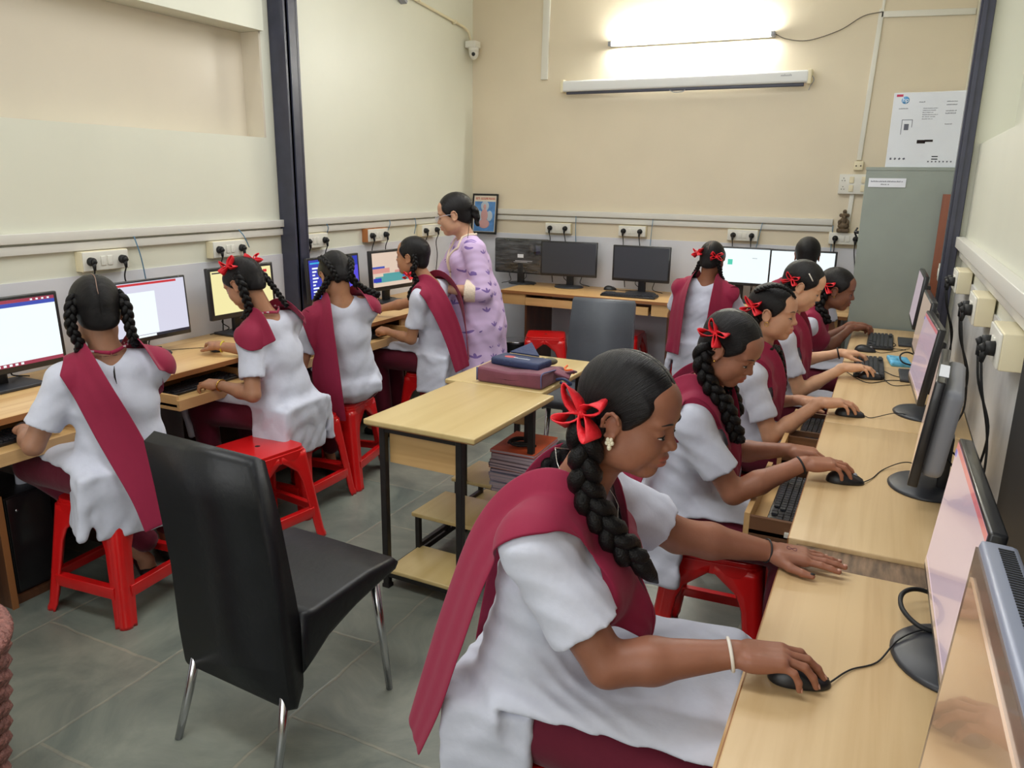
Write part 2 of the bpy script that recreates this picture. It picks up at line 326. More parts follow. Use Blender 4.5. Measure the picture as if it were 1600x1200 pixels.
# ---- plastic stool
def make_stool():
    root = empty('plastic_stool', (0, 0, 0)); H = 0.45
    # seat: rounded slab with chamfered corners
    b = MB(); h = 0.15; r = 0.045
    poly = []
    for cx, cy, a0 in ((h-r, h-r, 0), (-h+r, h-r, 90), (-h+r, -h+r, 180), (h-r, -h+r, 270)):
        for k in range(6): a = math.radians(a0+k*18); poly.append((cx+r*math.cos(a), cy+r*math.sin(a)))
    b.prism(poly, H-0.016, H); q = [(x*1.035, y*1.035) for x, y in poly]; b.prism(q, H-0.055, H-0.014)
    b.mat(1).cyl((0, 0, H-0.004), (0, 0, H+0.0008), 0.013, n=20); b.mat(0)
    b.build('seat', [m_red, m_hole], root, bevel=0.005)
    def off(z): t = (H-z)/H; return 0.153+0.052*t
    def fl(z):
        if z > 0.385: return 0.148*(1-0.0*z)
        if z > 0.34: return 0.078+(z-0.34)/0.045*0.052
        if z > 0.29: return 0.062+(z-0.29)/0.05*0.016
        return 0.052+0.010*z/0.29
    zs = [0.0, 0.012, 0.03, 0.09, 0.16, 0.22, 0.29, 0.315, 0.34, 0.36, 0.375, 0.385, 0.40, 0.425]
    for sx, sy in ((1, 1), (-1, 1), (-1, -1), (1, -1)):
        b = MB(); rings = []
        for z in zs:
            o, f = off(z)+(0.004 if z < 0.02 else 0), fl(z); rr = 0.03; w = []
            w += [(o-f, o), (o-(f+rr)/2, o), (o-rr, o)] + [(o-rr+rr*math.sin(a), o-rr+rr*math.cos(a)) for a in (PI/8, PI/4, 3*PI/8)] + [(o, o-rr), (o, o-(f+rr)/2), (o, o-f)]
            # groove on each flange
            w[1] = (w[1][0], o-0.006); w[7] = (o-0.006, w[7][1])
            ring = []
            for (x, y) in w: ring.append(b.bm.verts.new((x*sx, y*sy, z)))
            for (x, y) in w[::-1]: ring.append(b.bm.verts.new(((x-0.006)*sx, (y-0.006)*sy, z)))
            rings.append(ring)
        for A, B_ in zip(rings, rings[1:]):
            n = len(A)
            for k in range(n): fc = b.bm.faces.new((A[k], A[(k+1) % n], B_[(k+1) % n], B_[k])); fc.smooth = True
        for ring in (rings[0], rings[-1]):
            for k in range(8): b.bm.faces.new((ring[k], ring[k+1], ring[16-k], ring[17-k]))
        b.build('leg', m_red, root)
    for i in range(4):
        b = MB(); z0, z1 = 0.105, 0.155; o = off(0.13)-0.004; b.box((0, o, 0.13), (2*o-0.08, 0.008, 0.046), bev=0.003)
        b.box((0, o-0.012, 0.15), (2*o-0.08, 0.024, 0.006)); b.bm.transform(Matrix.Rotation(i*PI/2, 4, 'Z')); b.build('stretcher', m_red, root)
    return root
stool0 = make_stool()
STOOLS = [(-2.57, 1.86, 0.08, 'red plastic stool under the girl nearest the camera on the left'), (-2.45, 2.49, -0.16, 'empty red plastic stool with a bare top behind the black chair'),
          (-2.60, 2.93, 0.0, 'red stool mostly hidden under the girl with red bows on the left'), (-2.63, 3.30, 0.2, 'red stool under the girl with her head bent, left of the bench tables'),
          (-2.50, 4.12, 0.1, 'red stool under the girl seated next to the standing teacher'), (-2.37, 5.58, 0.35, 'empty red stool under the back desk, left of the grey chair'),
          (-1.86, 5.98, 0.0, 'empty red stool showing just right of the grey chair back'), (-0.50, 1.40, 0.1, 'red stool under the nearest girl on the right'),
          (-0.40, 2.50, 0.05, 'red stool under the second girl on the right, beyond the nearest girl'), (-0.42, 3.30, 0.0, 'red stool under the third girl along the right desks'),
          (-0.42, 3.98, 0.0, 'red stool under the fourth girl along the right desks'), (-0.42, 4.78, 0.0, 'red stool under the farthest girl at the right desks'),
          (-1.10, 5.30, 0.0, 'red stool under the girl facing the back wall'), (-0.50, 5.40, 0.0, 'red stool under the pupil at the corner screen')]
for i, (x, y, rz, lab) in enumerate(STOOLS):
    o = stool0 if i == 0 else dup(stool0)
    o.location = (x, y, 0); o.rotation_euler = (0, 0, rz); tag(o, lab, 'stool', 'red plastic stools')

# ---- padded chairs
def make_chair(name, leather, lab):
    root = empty(name, (0, 0, 0), 0, lab, 'chair')
    # profile in (y, z): y+ is the sitter's front
    back = [(-0.255, 0.938), (-0.235, 0.8), (-0.205, 0.55), (-0.195, 0.34), (-0.185, 0.215), (-0.155, 0.20), (-0.135, 0.24), (-0.125, 0.42), (-0.135, 0.53), (-0.165, 0.78), (-0.195, 0.938), (-0.222, 0.957)]
    seat = [(-0.135, 0.30), (-0.09, 0.325), (-0.02, 0.37), (0.09, 0.40), (0.2, 0.42), (0.275, 0.43), (0.295, 0.452), (0.27, 0.476), (0.15, 0.484), (0.0, 0.478), (-0.08, 0.474), (-0.125, 0.482)]
    def slab(poly, half, name, taper_top=0.0, bev=0.018):
        b = MB(); T = Matrix(((0, 0, 1, 0), (1, 0, 0, 0), (0, 1, 0, 0), (0, 0, 0, 1))); b.prism(poly, -half, half, T)
        for v in b.bm.verts:
            if taper_top and v.co.z > 0.3: v.co.x *= 1-taper_top*(v.co.z-0.3)
        bmesh.ops.bevel(b.bm, geom=[e for e in b.bm.edges if abs(e.verts[0].co.x-e.verts[1].co.x) < 1e-6 and abs(abs(e.verts[0].co.x)-half) < 0.2 and len(e.link_faces) == 2 and any(len(f.verts) > 4 for f in e.link_faces)], offset=bev, segments=3, affect='EDGES', profile=0.6)
        for f in b.bm.faces: f.smooth = True
        return b.build(name, leather, root)
    slab(back, 0.215, 'backrest', 0.16); slab(seat, 0.222, 'seat')
    for sx in (-1, 1):
        o = MB().tube([(sx*0.175, -0.16, 0.30), (sx*0.19, -0.2, 0.14), (sx*0.20, -0.245, 0.0)], [0.0145, 0.013, 0.011], 12).build('leg', m_chrome, root)
        o = MB().tube([(sx*0.175, 0.22, 0.42), (sx*0.182, 0.245, 0.2), (sx*0.19, 0.262, 0.0)], [0.0145, 0.013, 0.011], 12).build('leg', m_chrome, root)
    for sx in (-1, 1):
        MB().tube([(sx*0.196, -0.145, 0.30), (sx*0.2, -0.06, 0.345), (sx*0.2, 0.1, 0.395), (sx*0.195, 0.27, 0.425)], 0.005, 6).build('seam_piping', leather, root)
    return root
c1 = make_chair('padded_chair', m_leather, 'black leatherette chair with chrome legs, back towards the camera'); c1.location = (-1.512, 1.585, 0); c1.rotation_euler = (0, 0, -0.07)
c2 = make_chair('padded_chair', m_leather_grey, 'grey padded chair beyond the bench tables with a scuffed top edge'); c2.location = (-1.42, 3.99, 0); c2.rotation_euler = (0, 0, PI+0.06); c2.scale = (0.93, 1, 1.02)

# ---- two bench tables
def make_bench_table(lab):
    root = empty('bench_table', (0, 0, 0), 0, lab, 'table', 'narrow school bench tables')
    MB().box((0, 0, 0.71), (0.50, 0.685, 0.022), bev=0.006, seg=3).build('tabletop', m_ply, root)
    MB().box((0, 0, 0.6985), (0.485, 0.67, 0.008)).build('edge_band', m_edge, root)
    for sx in (-0.185, 0.165):
        for sy in (-0.30, 0.30): MB().box((sx, sy, 0.345), (0.028, 0.028, 0.69), bev=0.003, seg=1).box((sx, sy, 0.008), (0.032, 0.032, 0.016)).build('leg', m_black_steel, root)
        for rz_ in (0.681, 0.06): MB().box((sx, 0, rz_), (0.024, 0.60, 0.024)).build('side_rail', m_black_steel, root)
    for cy_, cz_ in ((-0.30, 0.681), (0.30, 0.681), (-0.30, 0.06)): MB().box((-0.01, cy_, cz_), (0.35, 0.022, 0.022)).build('cross_rail', m_black_steel, root)
    MB().box((-0.01, -0.272, 0.60), (0.322, 0.016, 0.125)).build('modesty_panel', m_topx, root)
    MB().box((-0.005, -0.20, 0.083), (0.335, 0.245, 0.018), bev=0.004, seg=2).build('foot_shelf', m_ply, root)
    MB().box((0.0, 0.02, 0.245), (0.385, 0.27, 0.018), bev=0.004, seg=2).build('upper_shelf', m_ply, root)
    for sx in (-0.17, 0.17):
        for sy in (-0.095, 0.135): MB().box((sx, sy, 0.155), (0.02, 0.02, 0.165)).build('shelf_leg', m_black_steel, root)
        MB().box((sx, 0.02, 0.10), (0.018, 0.23, 0.018)).build('shelf_rail', m_black_steel, root)
    return root
t1 = make_bench_table('nearer narrow wooden bench table with black steel legs and bare top'); t1.location = (-1.495, 2.68, 0); t1.rotation_euler = (0, 0, -0.035)
t2 = dup(t1, (-1.54, 3.375, 0), -0.02, 'farther narrow bench table with a maroon satchel on it')
for ch in kids(t2):
    if ch.name.startswith('upper_shelf') or ch.name.startswith('shelf_'): ch.location.y = -0.27; ch.location.z = 0.0

# ---- steel cabinet, carton and the brown board
root = empty('steel_cabinet', (0.07, 5.62, 0), 0, 'grey-green steel cabinet in the right back corner with a paper label', 'cabinet')
MB().b2((-0.255, -0.21, 0.02), (0.25, 0.22, 1.73), bev=0.004, seg=1).build('body', m_cab, root)
MB().b2((-0.258, -0.213, 1.715), (0.253, 0.225, 1.733)).build('rim', m_cab, root); MB().b2((-0.25, -0.2, 0), (0.245, 0.21, 0.03)).build('plinth', m_cab, root)
MB().b2((-0.258, -0.1, 0.1), (-0.2545, 0.2, 1.66)).build('door', m_cab, root)
tag(MB().tube([(-0.27, -0.05, 1.30), (-0.285, -0.05, 1.33), (-0.27, -0.05, 1.36)], 0.006).cyl((-0.252, -0.05, 1.33), (-0.286, -0.05, 1.33), 0.01).build('handle', m_black, root), 'small dark handle')
lb = MB().b2((-0.235, -0.2145, 1.615), (-0.028, -0.2125, 1.668)).build('paper_label', mat('paper', srgb(225, 228, 236), 0.7), root)
b = MB()
def scribble(b, x0, x1, z, h, y, seed, word=(0.010, 0.03)):
    """a line of tiny printed words, too small to read"""
    rr = random.Random(seed); x = x0
    while x < x1:
        wl = min(rr.uniform(*word), x1-x); k = x
        while k < x+wl: hh = h*rr.choice((0.7, 0.7, 1.0)); b.b2((k, y, z), (k+h*0.34, y+0.0004, z+hh)); k += h*0.55
        x += wl+h*0.6
    return b
m_ink = mat('grey_ink', srgb(96, 98, 110), 0.7); m_ink2 = mat('dark_ink', srgb(40, 42, 50), 0.7)
scribble(b, -0.222, -0.045, 1.645, 0.0085, -0.2150, 3); scribble(b, -0.165, -0.12, 1.628, 0.0085, -0.2150, 4)
b.build('label_print', m_ink, root)
root = empty('cardboard_box', (0.115, 5.60, 1.733), 0, 'white printer carton with a blue round logo and hand hole, on the steel cabinet', 'box')
m_carton = mat('carton_white', srgb(216, 220, 226), 0.6, noise=0.03, nscale=5)
MB().b2((-0.20, -0.17, 0), (0.205, 0.17, 0.428), bev=0.002, seg=1).build('carton', m_carton, root)
MB().box((0.05, -0.05, 0.432), (0.36, 0.22, 0.003), rot=(0.04, -0.02, 0)).build('lid_flap', m_carton, root)
MB().b2((-0.045, -0.1712, 0.138), (0.0, -0.1695, 0.158), bev=0.0).b2((-0.005, -0.1712, 0.147), (0.04, -0.1695, 0.159)).build('hand_hole', m_hole, root)
fy = -0.1706
for i, z in enumerate((0.305, 0.293, 0.281, 0.269, 0.257, 0.245)): b = MB(); scribble(b, -0.035, 0.045-0.012*(i % 3), z+0.03, 0.0045, fy, 10+i); b.build('printed_line', m_ink, root)
for i, (x0, x1, z) in enumerate(((.085, .14, .37), (.085, .14, .352), (.085, .14, .318), (.085, .14, .304), (.09, .125, .244), (-.06, -.03, .37), (-.165, -.115, .335))): b = MB(); scribble(b, x0, x1, z, 0.006, fy, 30+i); b.build('printed_line', m_ink, root)
MB().b2((-0.14, fy, 0.19), (-0.137, fy+0.0005, 0.275)).b2((-0.085, fy, 0.23), (-0.082, fy+0.0005, 0.2735)).b2((-0.14, fy, 0.272), (-0.083, fy+0.0005, 0.275)).build('outline_drawing', m_ink, root)
MB().b2((-0.125, fy, 0.215), (-0.100, fy+0.0005, 0.25)).build('outline_drawing', m_ink, root)
for k in range(4): MB().box((-0.175+0.024*k, fy, 0.05), (0.010, 0.0005, 0.012), rot=(0, 0.4*k, 0)).build('handling_mark', m_ink, root)
for k in range(7): MB().box((0.03+0.02*k, fy, 0.034), (0.008, 0.0005, 0.008)).build('handling_mark', m_ink, root)
for z in (.045, .060): MB().b2((0.045, fy, z), (0.078, fy+0.0003, z+.006)).build('black_bar', m_ink2, root)
lg = MB().cyl((-0.135, -0.1715, 0.385), (-0.135, -0.1695, 0.385), 0.021, n=32).build('logo_disc', mat('logo_blue', srgb(96, 160, 214), 0.5), root)
text_obj('hp', 0.036, 'logo_letters', mat('logo_white', srgb(235, 240, 245), 0.6), lg, (-0.134, -0.1722, 0.386), (PI/2, 0, 0))
MB().b2((-0.185, -0.1712, 0.405), (-0.15, -0.1698, 0.418)).build('red_sticker', mat('sticker_red', srgb(190, 60, 92), 0.6), root)
tag(MB().box((0.285, 5.375, 0.80), (0.075, 0.018, 1.56), rot=(0.01, 0.0, 0)).build('plywood_board', wood('red_brown_ply', srgb(122, 70, 50), srgb(142, 84, 60), 'Z')), 'reddish-brown board standing between the steel cabinet and the column', 'board')
# ---- tower computer beside the left desk
root = empty('tower_computer', (-3.1, 1.72, 0), 0, 'black tower computer under the left desk near the picture edge', 'computer')
MB().b2((-0.2, -0.09, 0.03), (0.2, 0.09, 0.43), bev=0.006).build('case', m_black, root)
MB().b2((0.198, -0.085, 0.035), (0.206, 0.085, 0.425), bev=0.004).build('front_panel', m_bezel, root)
MB().cyl((0.205, -0.05, 0.37), (0.209, -0.05, 0.37), 0.006).b2((0.205, 0.04, 0.06), (0.208, 0.055, 0.072)).build('power_button', m_chrome, root)
root = empty('computer_stand', (-3.1, 1.60, 0), 0, 'brown wooden stand board beside the black tower computer', 'stand')
MB().b2((-0.22, -0.02, 0), (0.24, 0.0, 0.46), bev=0.002, seg=1).build('side_board', m_brown, root)
tag(MB().b2((0.24, -0.022, 0), (0.244, 0.002, 0.46)).build('edge_strip', m_edge, root), 'pale edging strip'); MB().b2((-0.22, 0.0, 0.0), (0.22, 0.23, 0.03)).build('base_board', m_brown, root)
# dark round speaker-like thing below the back desk
root = empty('waste_bin', (-2.78, 5.90, 0), 0, 'small black bin with a shiny rim under the back desk', 'bin')
MB().lathe([(0.09, 0), (0.095, 0.02), (0.115, 0.28), (0.118, 0.30), (0.105, 0.30), (0.09, 0.05)], n=28).build('body', m_black, root)
MB().lathe([(0.118, 0.298), (0.121, 0.302), (0.118, 0.308), (0.106, 0.306)], n=28).build('rim', m_chrome, root)
# ================================================================ monitors
def em(name, c, s=1.0):
    return mat(name, tuple(0.03*v for v in c), 0.15, emit=c, estr=s, coat=0.3)
E_WHITE = em('screen_white', srgb(238, 248, 250), 1.25); E_PAPER = em('screen_lilac', srgb(222, 222, 240), 1.1); E_BLUE = em('screen_blue', srgb(70, 90, 190)); E_RED = em('screen_red', srgb(216, 60, 66))
E_TASK = em('screen_maroon', srgb(170, 70, 90)); E_DARK = em('screen_dark', srgb(50, 50, 60)); E_CREAM = em('screen_cream', srgb(250, 240, 176), 1.1); E_CYAN = em('screen_cyan', srgb(60, 190, 235))
E_DEEP = em('screen_royal', srgb(56, 66, 190)); E_VIOLET = em('screen_violet', srgb(96, 84, 235)); E_SAND = em('screen_sand', srgb(232, 208, 188), 1.05); E_SALMON = em('screen_salmon', srgb(228, 160, 150)); E_TEAL = em('screen_teal', srgb(90, 168, 170))
E_MINT = em('screen_mint', srgb(90, 220, 190)); E_PINK = em('screen_pink', srgb(206, 184, 198), 0.85); E_ROSE = em('screen_rose', srgb(216, 120, 130), 0.9); E_PEACH = em('screen_peach', srgb(205, 178, 160), 0.8)
M_OFF = mat('screen_off', srgb(58, 62, 70), 0.35, coat=0.1); M_OFFP = mat('screen_off_brown', srgb(176, 150, 130), 0.2, metal=0.35)
def monitor(loc, rz, lab, w=0.48, h=0.285, gap=0.085, tilt=0.05, base='round', screen=((0, 1, 0, 1, M_OFF),), bez=0.016, brand=None, group='computer monitors', back=0.0, name='monitor'):
    root = empty(name, loc, rz, lab, 'monitor', group); zc = gap+h/2; T = Matrix.Translation((0, -0.03, zc)) @ Matrix.Rotation(-tilt, 4, 'X')
    b = MB().box((0, 0.008, 0), (w, 0.026, h), bev=0.005, seg=2).box((0, 0.03, -0.01), (w*0.72, 0.03, h*0.7), bev=0.012, seg=3)
    b.bm.transform(T); cs = b.build('casing', m_bezel, root)
    ms = []; b = MB(); sw, sh = w-2*bez, h-2*bez-0.008
    for k, (x0, x1, z0, z1, m) in enumerate(screen):
        if m not in ms: ms.append(m)
        y = -0.0056-0.0003*k
        b.mat(ms.index(m)).quad((-sw/2+x0*sw, y, -sh/2+z0*sh+0.005), (-sw/2+x1*sw, y, -sh/2+z0*sh+0.005), (-sw/2+x1*sw, y, -sh/2+z1*sh+0.005), (-sw/2+x0*sw, y, -sh/2+z1*sh+0.005))
    b.bm.transform(T); b.build('screen', ms, root)
    if brand: text_obj(brand, 0.011, 'brand_letters', m_greyp, root, (0, -0.0385, gap+0.0085), (PI/2, 0, 0))
    MB().box((0, 0.035, gap*0.5+0.045), (0.06, 0.03, gap+0.09), bev=0.006).box((0, 0.02, zc), (0.09, 0.03, 0.09), bev=0.005).build('neck', m_black, root)
    if base == 'round':
        b = MB().lathe([(0.02, 0), (0.118, 0), (0.12, 0.004), (0.112, 0.011), (0.03, 0.016)], n=36); b.bm.transform(Matrix.Diagonal((1.05, 0.92, 1, 1)))
    else: b = MB().box((0, 0, 0.008), (0.24, 0.19, 0.014), bev=0.004)
    b.build('base', mat('base_plastic', srgb(44, 46, 52), 0.42), root)
    b = MB().tube(smooth_path([(0.03, 0.03, gap+0.04), (0.09, 0.07, gap+0.0), (0.08, 0.075, 0.03), (0.16, 0.085, 0.006)], 6), 0.0032, 6).tube(smooth_path([(-0.03, 0.04, gap+0.04), (-0.07, 0.08, 0.07), (-0.02, 0.085, 0.02), (-0.15, 0.09, 0.006)], 6), 0.003, 6)
    b.build('cable', m_blackm, root)
    return root
Z = 0.75
R90 = PI/2
doc = ((0, 1, 0, 1, E_WHITE), (0, 1, 0.95, 1, E_TASK), (0, 1, 0.89, 0.95, E_BLUE), (0, 1, 0, 0.055, E_TASK)) + tuple((0.36+0.05*k, 0.385+0.05*k, 0.012, 0.045, E_WHITE) for k in range(6)) + tuple((0.78+0.05*k, 0.80+0.05*k, 0.96, 0.985, E_WHITE) for k in range(4)) + ((0.08, 0.2, 0.91, 0.93, E_WHITE),)
monitor((-3.27, 1.92, Z), R90, 'lit monitor with a blank white document, cut by the left edge', w=0.52, h=0.315, gap=0.065, base='square', screen=doc, brand='DELL')
monitor((-3.28, 2.63, Z), R90-0.02, 'lit monitor with a red title bar behind the girl with two looped plaits', w=0.50, h=0.30, gap=0.08, screen=((0, 1, 0, 1, E_PAPER), (0.08, 0.9, 0.945, 0.985, E_RED), (0.3, 0.62, 0.06, 0.82, E_WHITE), (0, 1, 0, 0.05, E_DARK), (0.36, 0.58, 0.005, 0.045, E_WHITE)), bez=0.011)
monitor((-3.30, 3.30, Z), R90-0.06, 'monitor with a pale yellow screen beside the blue-black steel column', w=0.47, h=0.285, gap=0.105, base='square', screen=((0, 1, 0, 1, E_CREAM), (0.02, 0.4, 0.94, 0.97, E_DARK), (0.86, 0.93, 0.86, 0.93, E_RED)), bez=0.02)
bl = ((0, 1, 0, 1, E_DEEP), (0.6, 1, 0, 0.75, E_VIOLET), (0.3, 0.42, 0.0, 0.1, E_CYAN), (0.02, 0.3, 0.90, 0.94, E_CYAN)) + tuple((0.05, 0.10+0.03*(k % 3), 0.09+0.085*k, 0.13+0.085*k, E_WHITE) for k in range(9)) + ((0.03, 0.17, 0.01, 0.06, E_CYAN),)
monitor((-3.27, 4.08, Z), R90-0.03, 'monitor with a blue menu screen behind the girl with bent head', w=0.51, h=0.285, gap=0.10, base='square', screen=bl, bez=0.016)
monitor((-3.24, 4.70, Z), R90-0.12, 'monitor showing a sunset landscape in pink and teal', w=0.46, h=0.285, gap=0.10, base='square',
        screen=((0, 1, 0, 1, E_SAND), (0, 0.30, 0.54, 0.60, E_BLUE), (0, 0.42, 0.40, 0.54, E_SALMON), (0.55, 1, 0.36, 0.45, E_SALMON), (0.05, 1, 0.12, 0.30, E_TEAL), (0.25, 0.8, 0.3, 0.38, E_TEAL), (0.75, 1, 0.24, 0.37, E_BLUE), (0, 0.2, 0.14, 0.26, E_DEEP)), bez=0.02)
# back wall row
mw = monitor((-2.87, 6.20, Z), PI+0.03, 'monitor turned back to front and wrapped in clear film with a white label', w=0.49, h=0.29, gap=0.095, base='round')
m_film = mat('wrapping_film', srgb(58, 60, 64), 0.16, coat=0.8, bump=1.0, bscale=9, stretch=(1, 1, 4.5), noise=0.97, nscale=7)  # pale streaks in the dark colour stand in for the film's sheen
MB().box((0, 0.022, 0.24), (0.50, 0.055, 0.30), bev=0.02, seg=3).build('film_wrap', m_film, mw)
MB().box((0, 0.0502, 0.243), (0.055, 0.002, 0.03)).build('label_sticker', mat('paper', srgb(225, 228, 236), 0.7), mw)
MB().box((-0.03, 0.0502, 0.20), (0.16, 0.002, 0.008)).box((0.0, 0.0502, 0.19), (0.13, 0.002, 0.006)).build('port_strip', m_greyp, mw)
monitor((-2.42, 6.17, Z), 0.10, 'switched-off monitor second from the left on the back desk', w=0.49, h=0.29, gap=0.095, tilt=0.0, bez=0.012)
monitor((-1.77, 6.10, Z), 0.02, 'switched-off monitor with a keyboard in front of it on the back desk', w=0.47, h=0.285, gap=0.10, tilt=0.0, bez=0.014)
monitor((-1.00, 6.08, Z), 0.0, 'lit white monitor with a small mint square, beyond the girl facing the back wall', w=0.47, h=0.285, gap=0.13, tilt=0.0, screen=((0, 1, 0, 1, E_WHITE), (0.30, 0.38, 0.52, 0.68, E_MINT), (0.7, 0.78, 0.73, 0.74, E_DARK)), bez=0.013)
monitor((-0.555, 6.05, Z), 0.0, 'lit white monitor at the right end of the back desk', w=0.46, h=0.285, gap=0.13, tilt=0.0, screen=((0, 1, 0, 1, E_WHITE),), bez=0.013)
# right row (faces the wall side of the girls, seen nearly edge on)
pk = ((0, 1, 0, 1, E_PINK), (0, 1, 0.95, 1, E_ROSE), (0, 0.05, 0.9, 0.95, E_BLUE), (0, 1, 0, 0.05, E_PEACH))
monitor((0.205, 1.53, Z), -R90+0.02, 'nearest glowing monitor on the right, its pinkish screen seen at a slant', w=0.50, h=0.30, gap=0.07, tilt=0.09, screen=pk, bez=0.008)
m2_ = monitor((0.19, 2.50, Z), -R90-0.075, 'second monitor on the right with its grey back and round foot showing', w=0.50, h=0.30, gap=0.08, tilt=0.10, screen=((0, 1, 0, 1, E_PEACH),), bez=0.01)
monitor((0.20, 3.36, Z), -R90+0.05, 'third monitor along the right wall, on a large round foot', w=0.48, h=0.29, gap=0.09, tilt=0.12, screen=pk, bez=0.01)
monitor((0.21, 4.02, Z), -R90+0.03, 'fourth monitor along the right wall, above a blue packet', w=0.48, h=0.29, gap=0.10, tilt=0.08, base='square', screen=((0, 1, 0, 1, E_PEACH),), bez=0.012)
monitor((0.205, 4.92, Z), -R90+0.02, 'farthest monitor along the right wall, close to the steel cabinet', w=0.48, h=0.29, gap=0.12, tilt=0.08, base='square', screen=((0, 1, 0, 1, E_PINK),), bez=0.012)
Tq = Matrix.Translation((0, -0.03, 0.08+0.15)) @ Matrix.Rotation(-0.10, 4, 'X'); b = MB().box((0, 0.045, 0.0), (0.44, 0.055, 0.25), bev=0.025, seg=3); b.bm.transform(Tq); b.build('back_shell', m_greyp, m2_)
b = MB().box((0.10, 0.012, 0.1512), (0.16, 0.024, 0.0012)); b.bm.transform(Tq); b.build('paper_strip', mat('paper', srgb(225, 228, 236), 0.7), m2_)
# all-in-one computer nearest the camera
root = empty('all_in_one_computer', (0.134, 0.57, Z), -R90+0.015, 'silver all-in-one computer with a slotted top edge in the bottom right corner', 'computer')
m_silver = mat('silver_plastic', srgb(140, 146, 166), 0.35, metal=0.15); h = 0.415
T = Matrix.Translation((0, -0.02, 0.115+h/2)) @ Matrix.Rotation(-0.06, 4, 'X')
b = MB().box((0, 0.012, 0), (0.56, 0.034, h), bev=0.006); b.bm.transform(T); b.build('casing', m_silver, root)
b = MB().box((0, 0.034, -0.01), (0.54, 0.03, h*0.94), bev=0.014, seg=3); b.bm.transform(T); b.build('back_shell', mat('back_shell', srgb(150, 152, 150), 0.4), root)
b = MB().box((0, -0.0055, 0.01), (0.548, 0.004, h-0.035)); b.bm.transform(T); b.build('bezel', mat('bezel_bronze', srgb(120, 100, 88), 0.28, coat=0.4), root)
b = MB().box((0, -0.0085, 0.012), (0.50, 0.003, h-0.085)); b.bm.transform(T); b.build('screen', mat('dim_glossy_screen', srgb(190, 158, 128), 0.12, metal=0.25, emit=srgb(190, 158, 128), estr=0.28, coat=0.6), root)
for x0, x1 in ((-0.262, -0.035), (0.035, 0.262)):
    b = MB(); k = x0
    while k < x1: b.box((k, 0.016, h/2+0.0003), (0.0024, 0.0135, 0.0012)); k += 0.0052
    b.bm.transform(T); b.build('vent_slots', m_blackm, root)
b = MB().box((0, 0.012, h/2+0.0004), (0.022, 0.009, 0.001), bev=0.0004, seg=1); b.bm.transform(T); b.build('camera_switch', m_blackm, root)
MB().box((0, 0.05, 0.12), (0.14, 0.02, 0.24), rot=(0.1, 0, 0), bev=0.004).box((0, 0.0, 0.007), (0.24, 0.2, 0.012), bev=0.004).build('stand', m_silver, root)

# ================================================================ keyboards and mice
m_key = mat('keycap', srgb(46, 48, 54), 0.5)
def make_keyboard():
    root = empty('keyboard', (0, 0, 0))
    b = MB().box((0, 0, 0.009), (0.44, 0.135, 0.014), rot=(0.03, 0, 0), bev=0.004); b.build('body', m_black, root)
    b = MB(); x = -0.205
    for r in range(6):
        n = 21
        for k in range(n):
            if r == 0 and k in (1, 14, 17, 18): continue
            if r == 5 and 4 <= k <= 8: continue
            if k in (15, 19) and r in (1,): continue
            b.box((-0.205+k*0.0205, -0.05+r*0.0195+(0.005 if r == 5 else 0), 0.0185+0.0006*r), (0.0165, 0.0155, 0.006))
    b.build('keys', m_key, root); return root
kb0 = make_keyboard()
KB = [((-2.93, 1.66, 0.642), R90, 'black keyboard in the pulled-out tray nearest the left edge of the photo'), ((-2.93, 2.60, 0.642), R90, 'black keyboard in the second tray on the left, under a hand with a wristwatch'),
      ((-2.98, 3.26, 0.642), R90, 'black keyboard in the left tray beyond the column'), ((-2.92, 3.99, 0.642), R90, 'black keyboard in the left tray next to the teacher'),
      ((-1.80, 5.90, Z), 0.0, 'black keyboard lying on the back desk before a switched-off monitor'),
      ((-0.165, 2.43, 0.642), -R90, 'black keyboard in the brown tray below the second girl on the right'), ((-0.17, 3.27, 0.642), -R90, 'black keyboard in the brown tray below the third girl on the right'),
      ((-0.02, 4.12, Z), -R90+0.03, 'black keyboard on the right desk with a hand and mouse on its near end'), ((0.018, 4.86, Z), -R90, 'farthest black keyboard on the right desk, by the farthest girl')]
for i, (p, rz, lab) in enumerate(KB):
    o = kb0 if i == 0 else dup(kb0)
    o.location = p; o.rotation_euler = (0, 0, rz); tag(o, lab, 'keyboard', 'black keyboards')
def mouse(x, y, rz, cable, lab, z=Z):
    root = empty('computer_mouse', (x, y, z), 0, lab, 'mouse', 'black computer mice'); M = Matrix.Rotation(rz, 4, 'Z')
    b = bmesh.new(); bmesh.ops.create_icosphere(b, subdivisions=4, radius=1)
    for v in b.verts:   # front is +X
        t = v.co.x; v.co = Vector((t*0.055, v.co.y*(0.031-0.004*t*0.5)*(1-0.08*math.cos(3*t)), max(v.co.z, -0.02)*0.036*(0.92-0.30*t)))
        v.co.z += 0.002
    for v in b.verts: v.co.z = max(v.co.z, 0.001)
    b.transform(M); mb = MB(); mb._merge(b, True); mb.build('body', m_black, root)
    b = MB().tube([(0.0, 0, 0.0345), (0.03, 0, 0.0262), (0.05, 0, 0.0135)], 0.0008, 5); b.bm.transform(M); b.build('button_gap', m_blackm, root)
    b = MB().cyl((0.026, -0.0035, 0.0245), (0.026, 0.0035, 0.0245), 0.007); b.bm.transform(M); b.build('scroll_wheel', m_greyp, root)
    if cable:
        st = M @ Vector((0.053, 0, 0.006)); pts = [tuple(st)]+[(a-x, c-y, 0.003+(d[0] if d else 0)) for a, c, *d in cable]
        MB().tube(smooth_path(pts, 8), 0.0017, 6).build('cable', m_blackm, root)
    return root
mouse(-0.052, 1.335, 0.25, [(0.03, 1.41), (0.075, 1.46), (0.11, 1.54, 0.012), (0.16, 1.60, 0.014), (0.22, 1.62)], 'black mouse under the hand of the nearest girl')
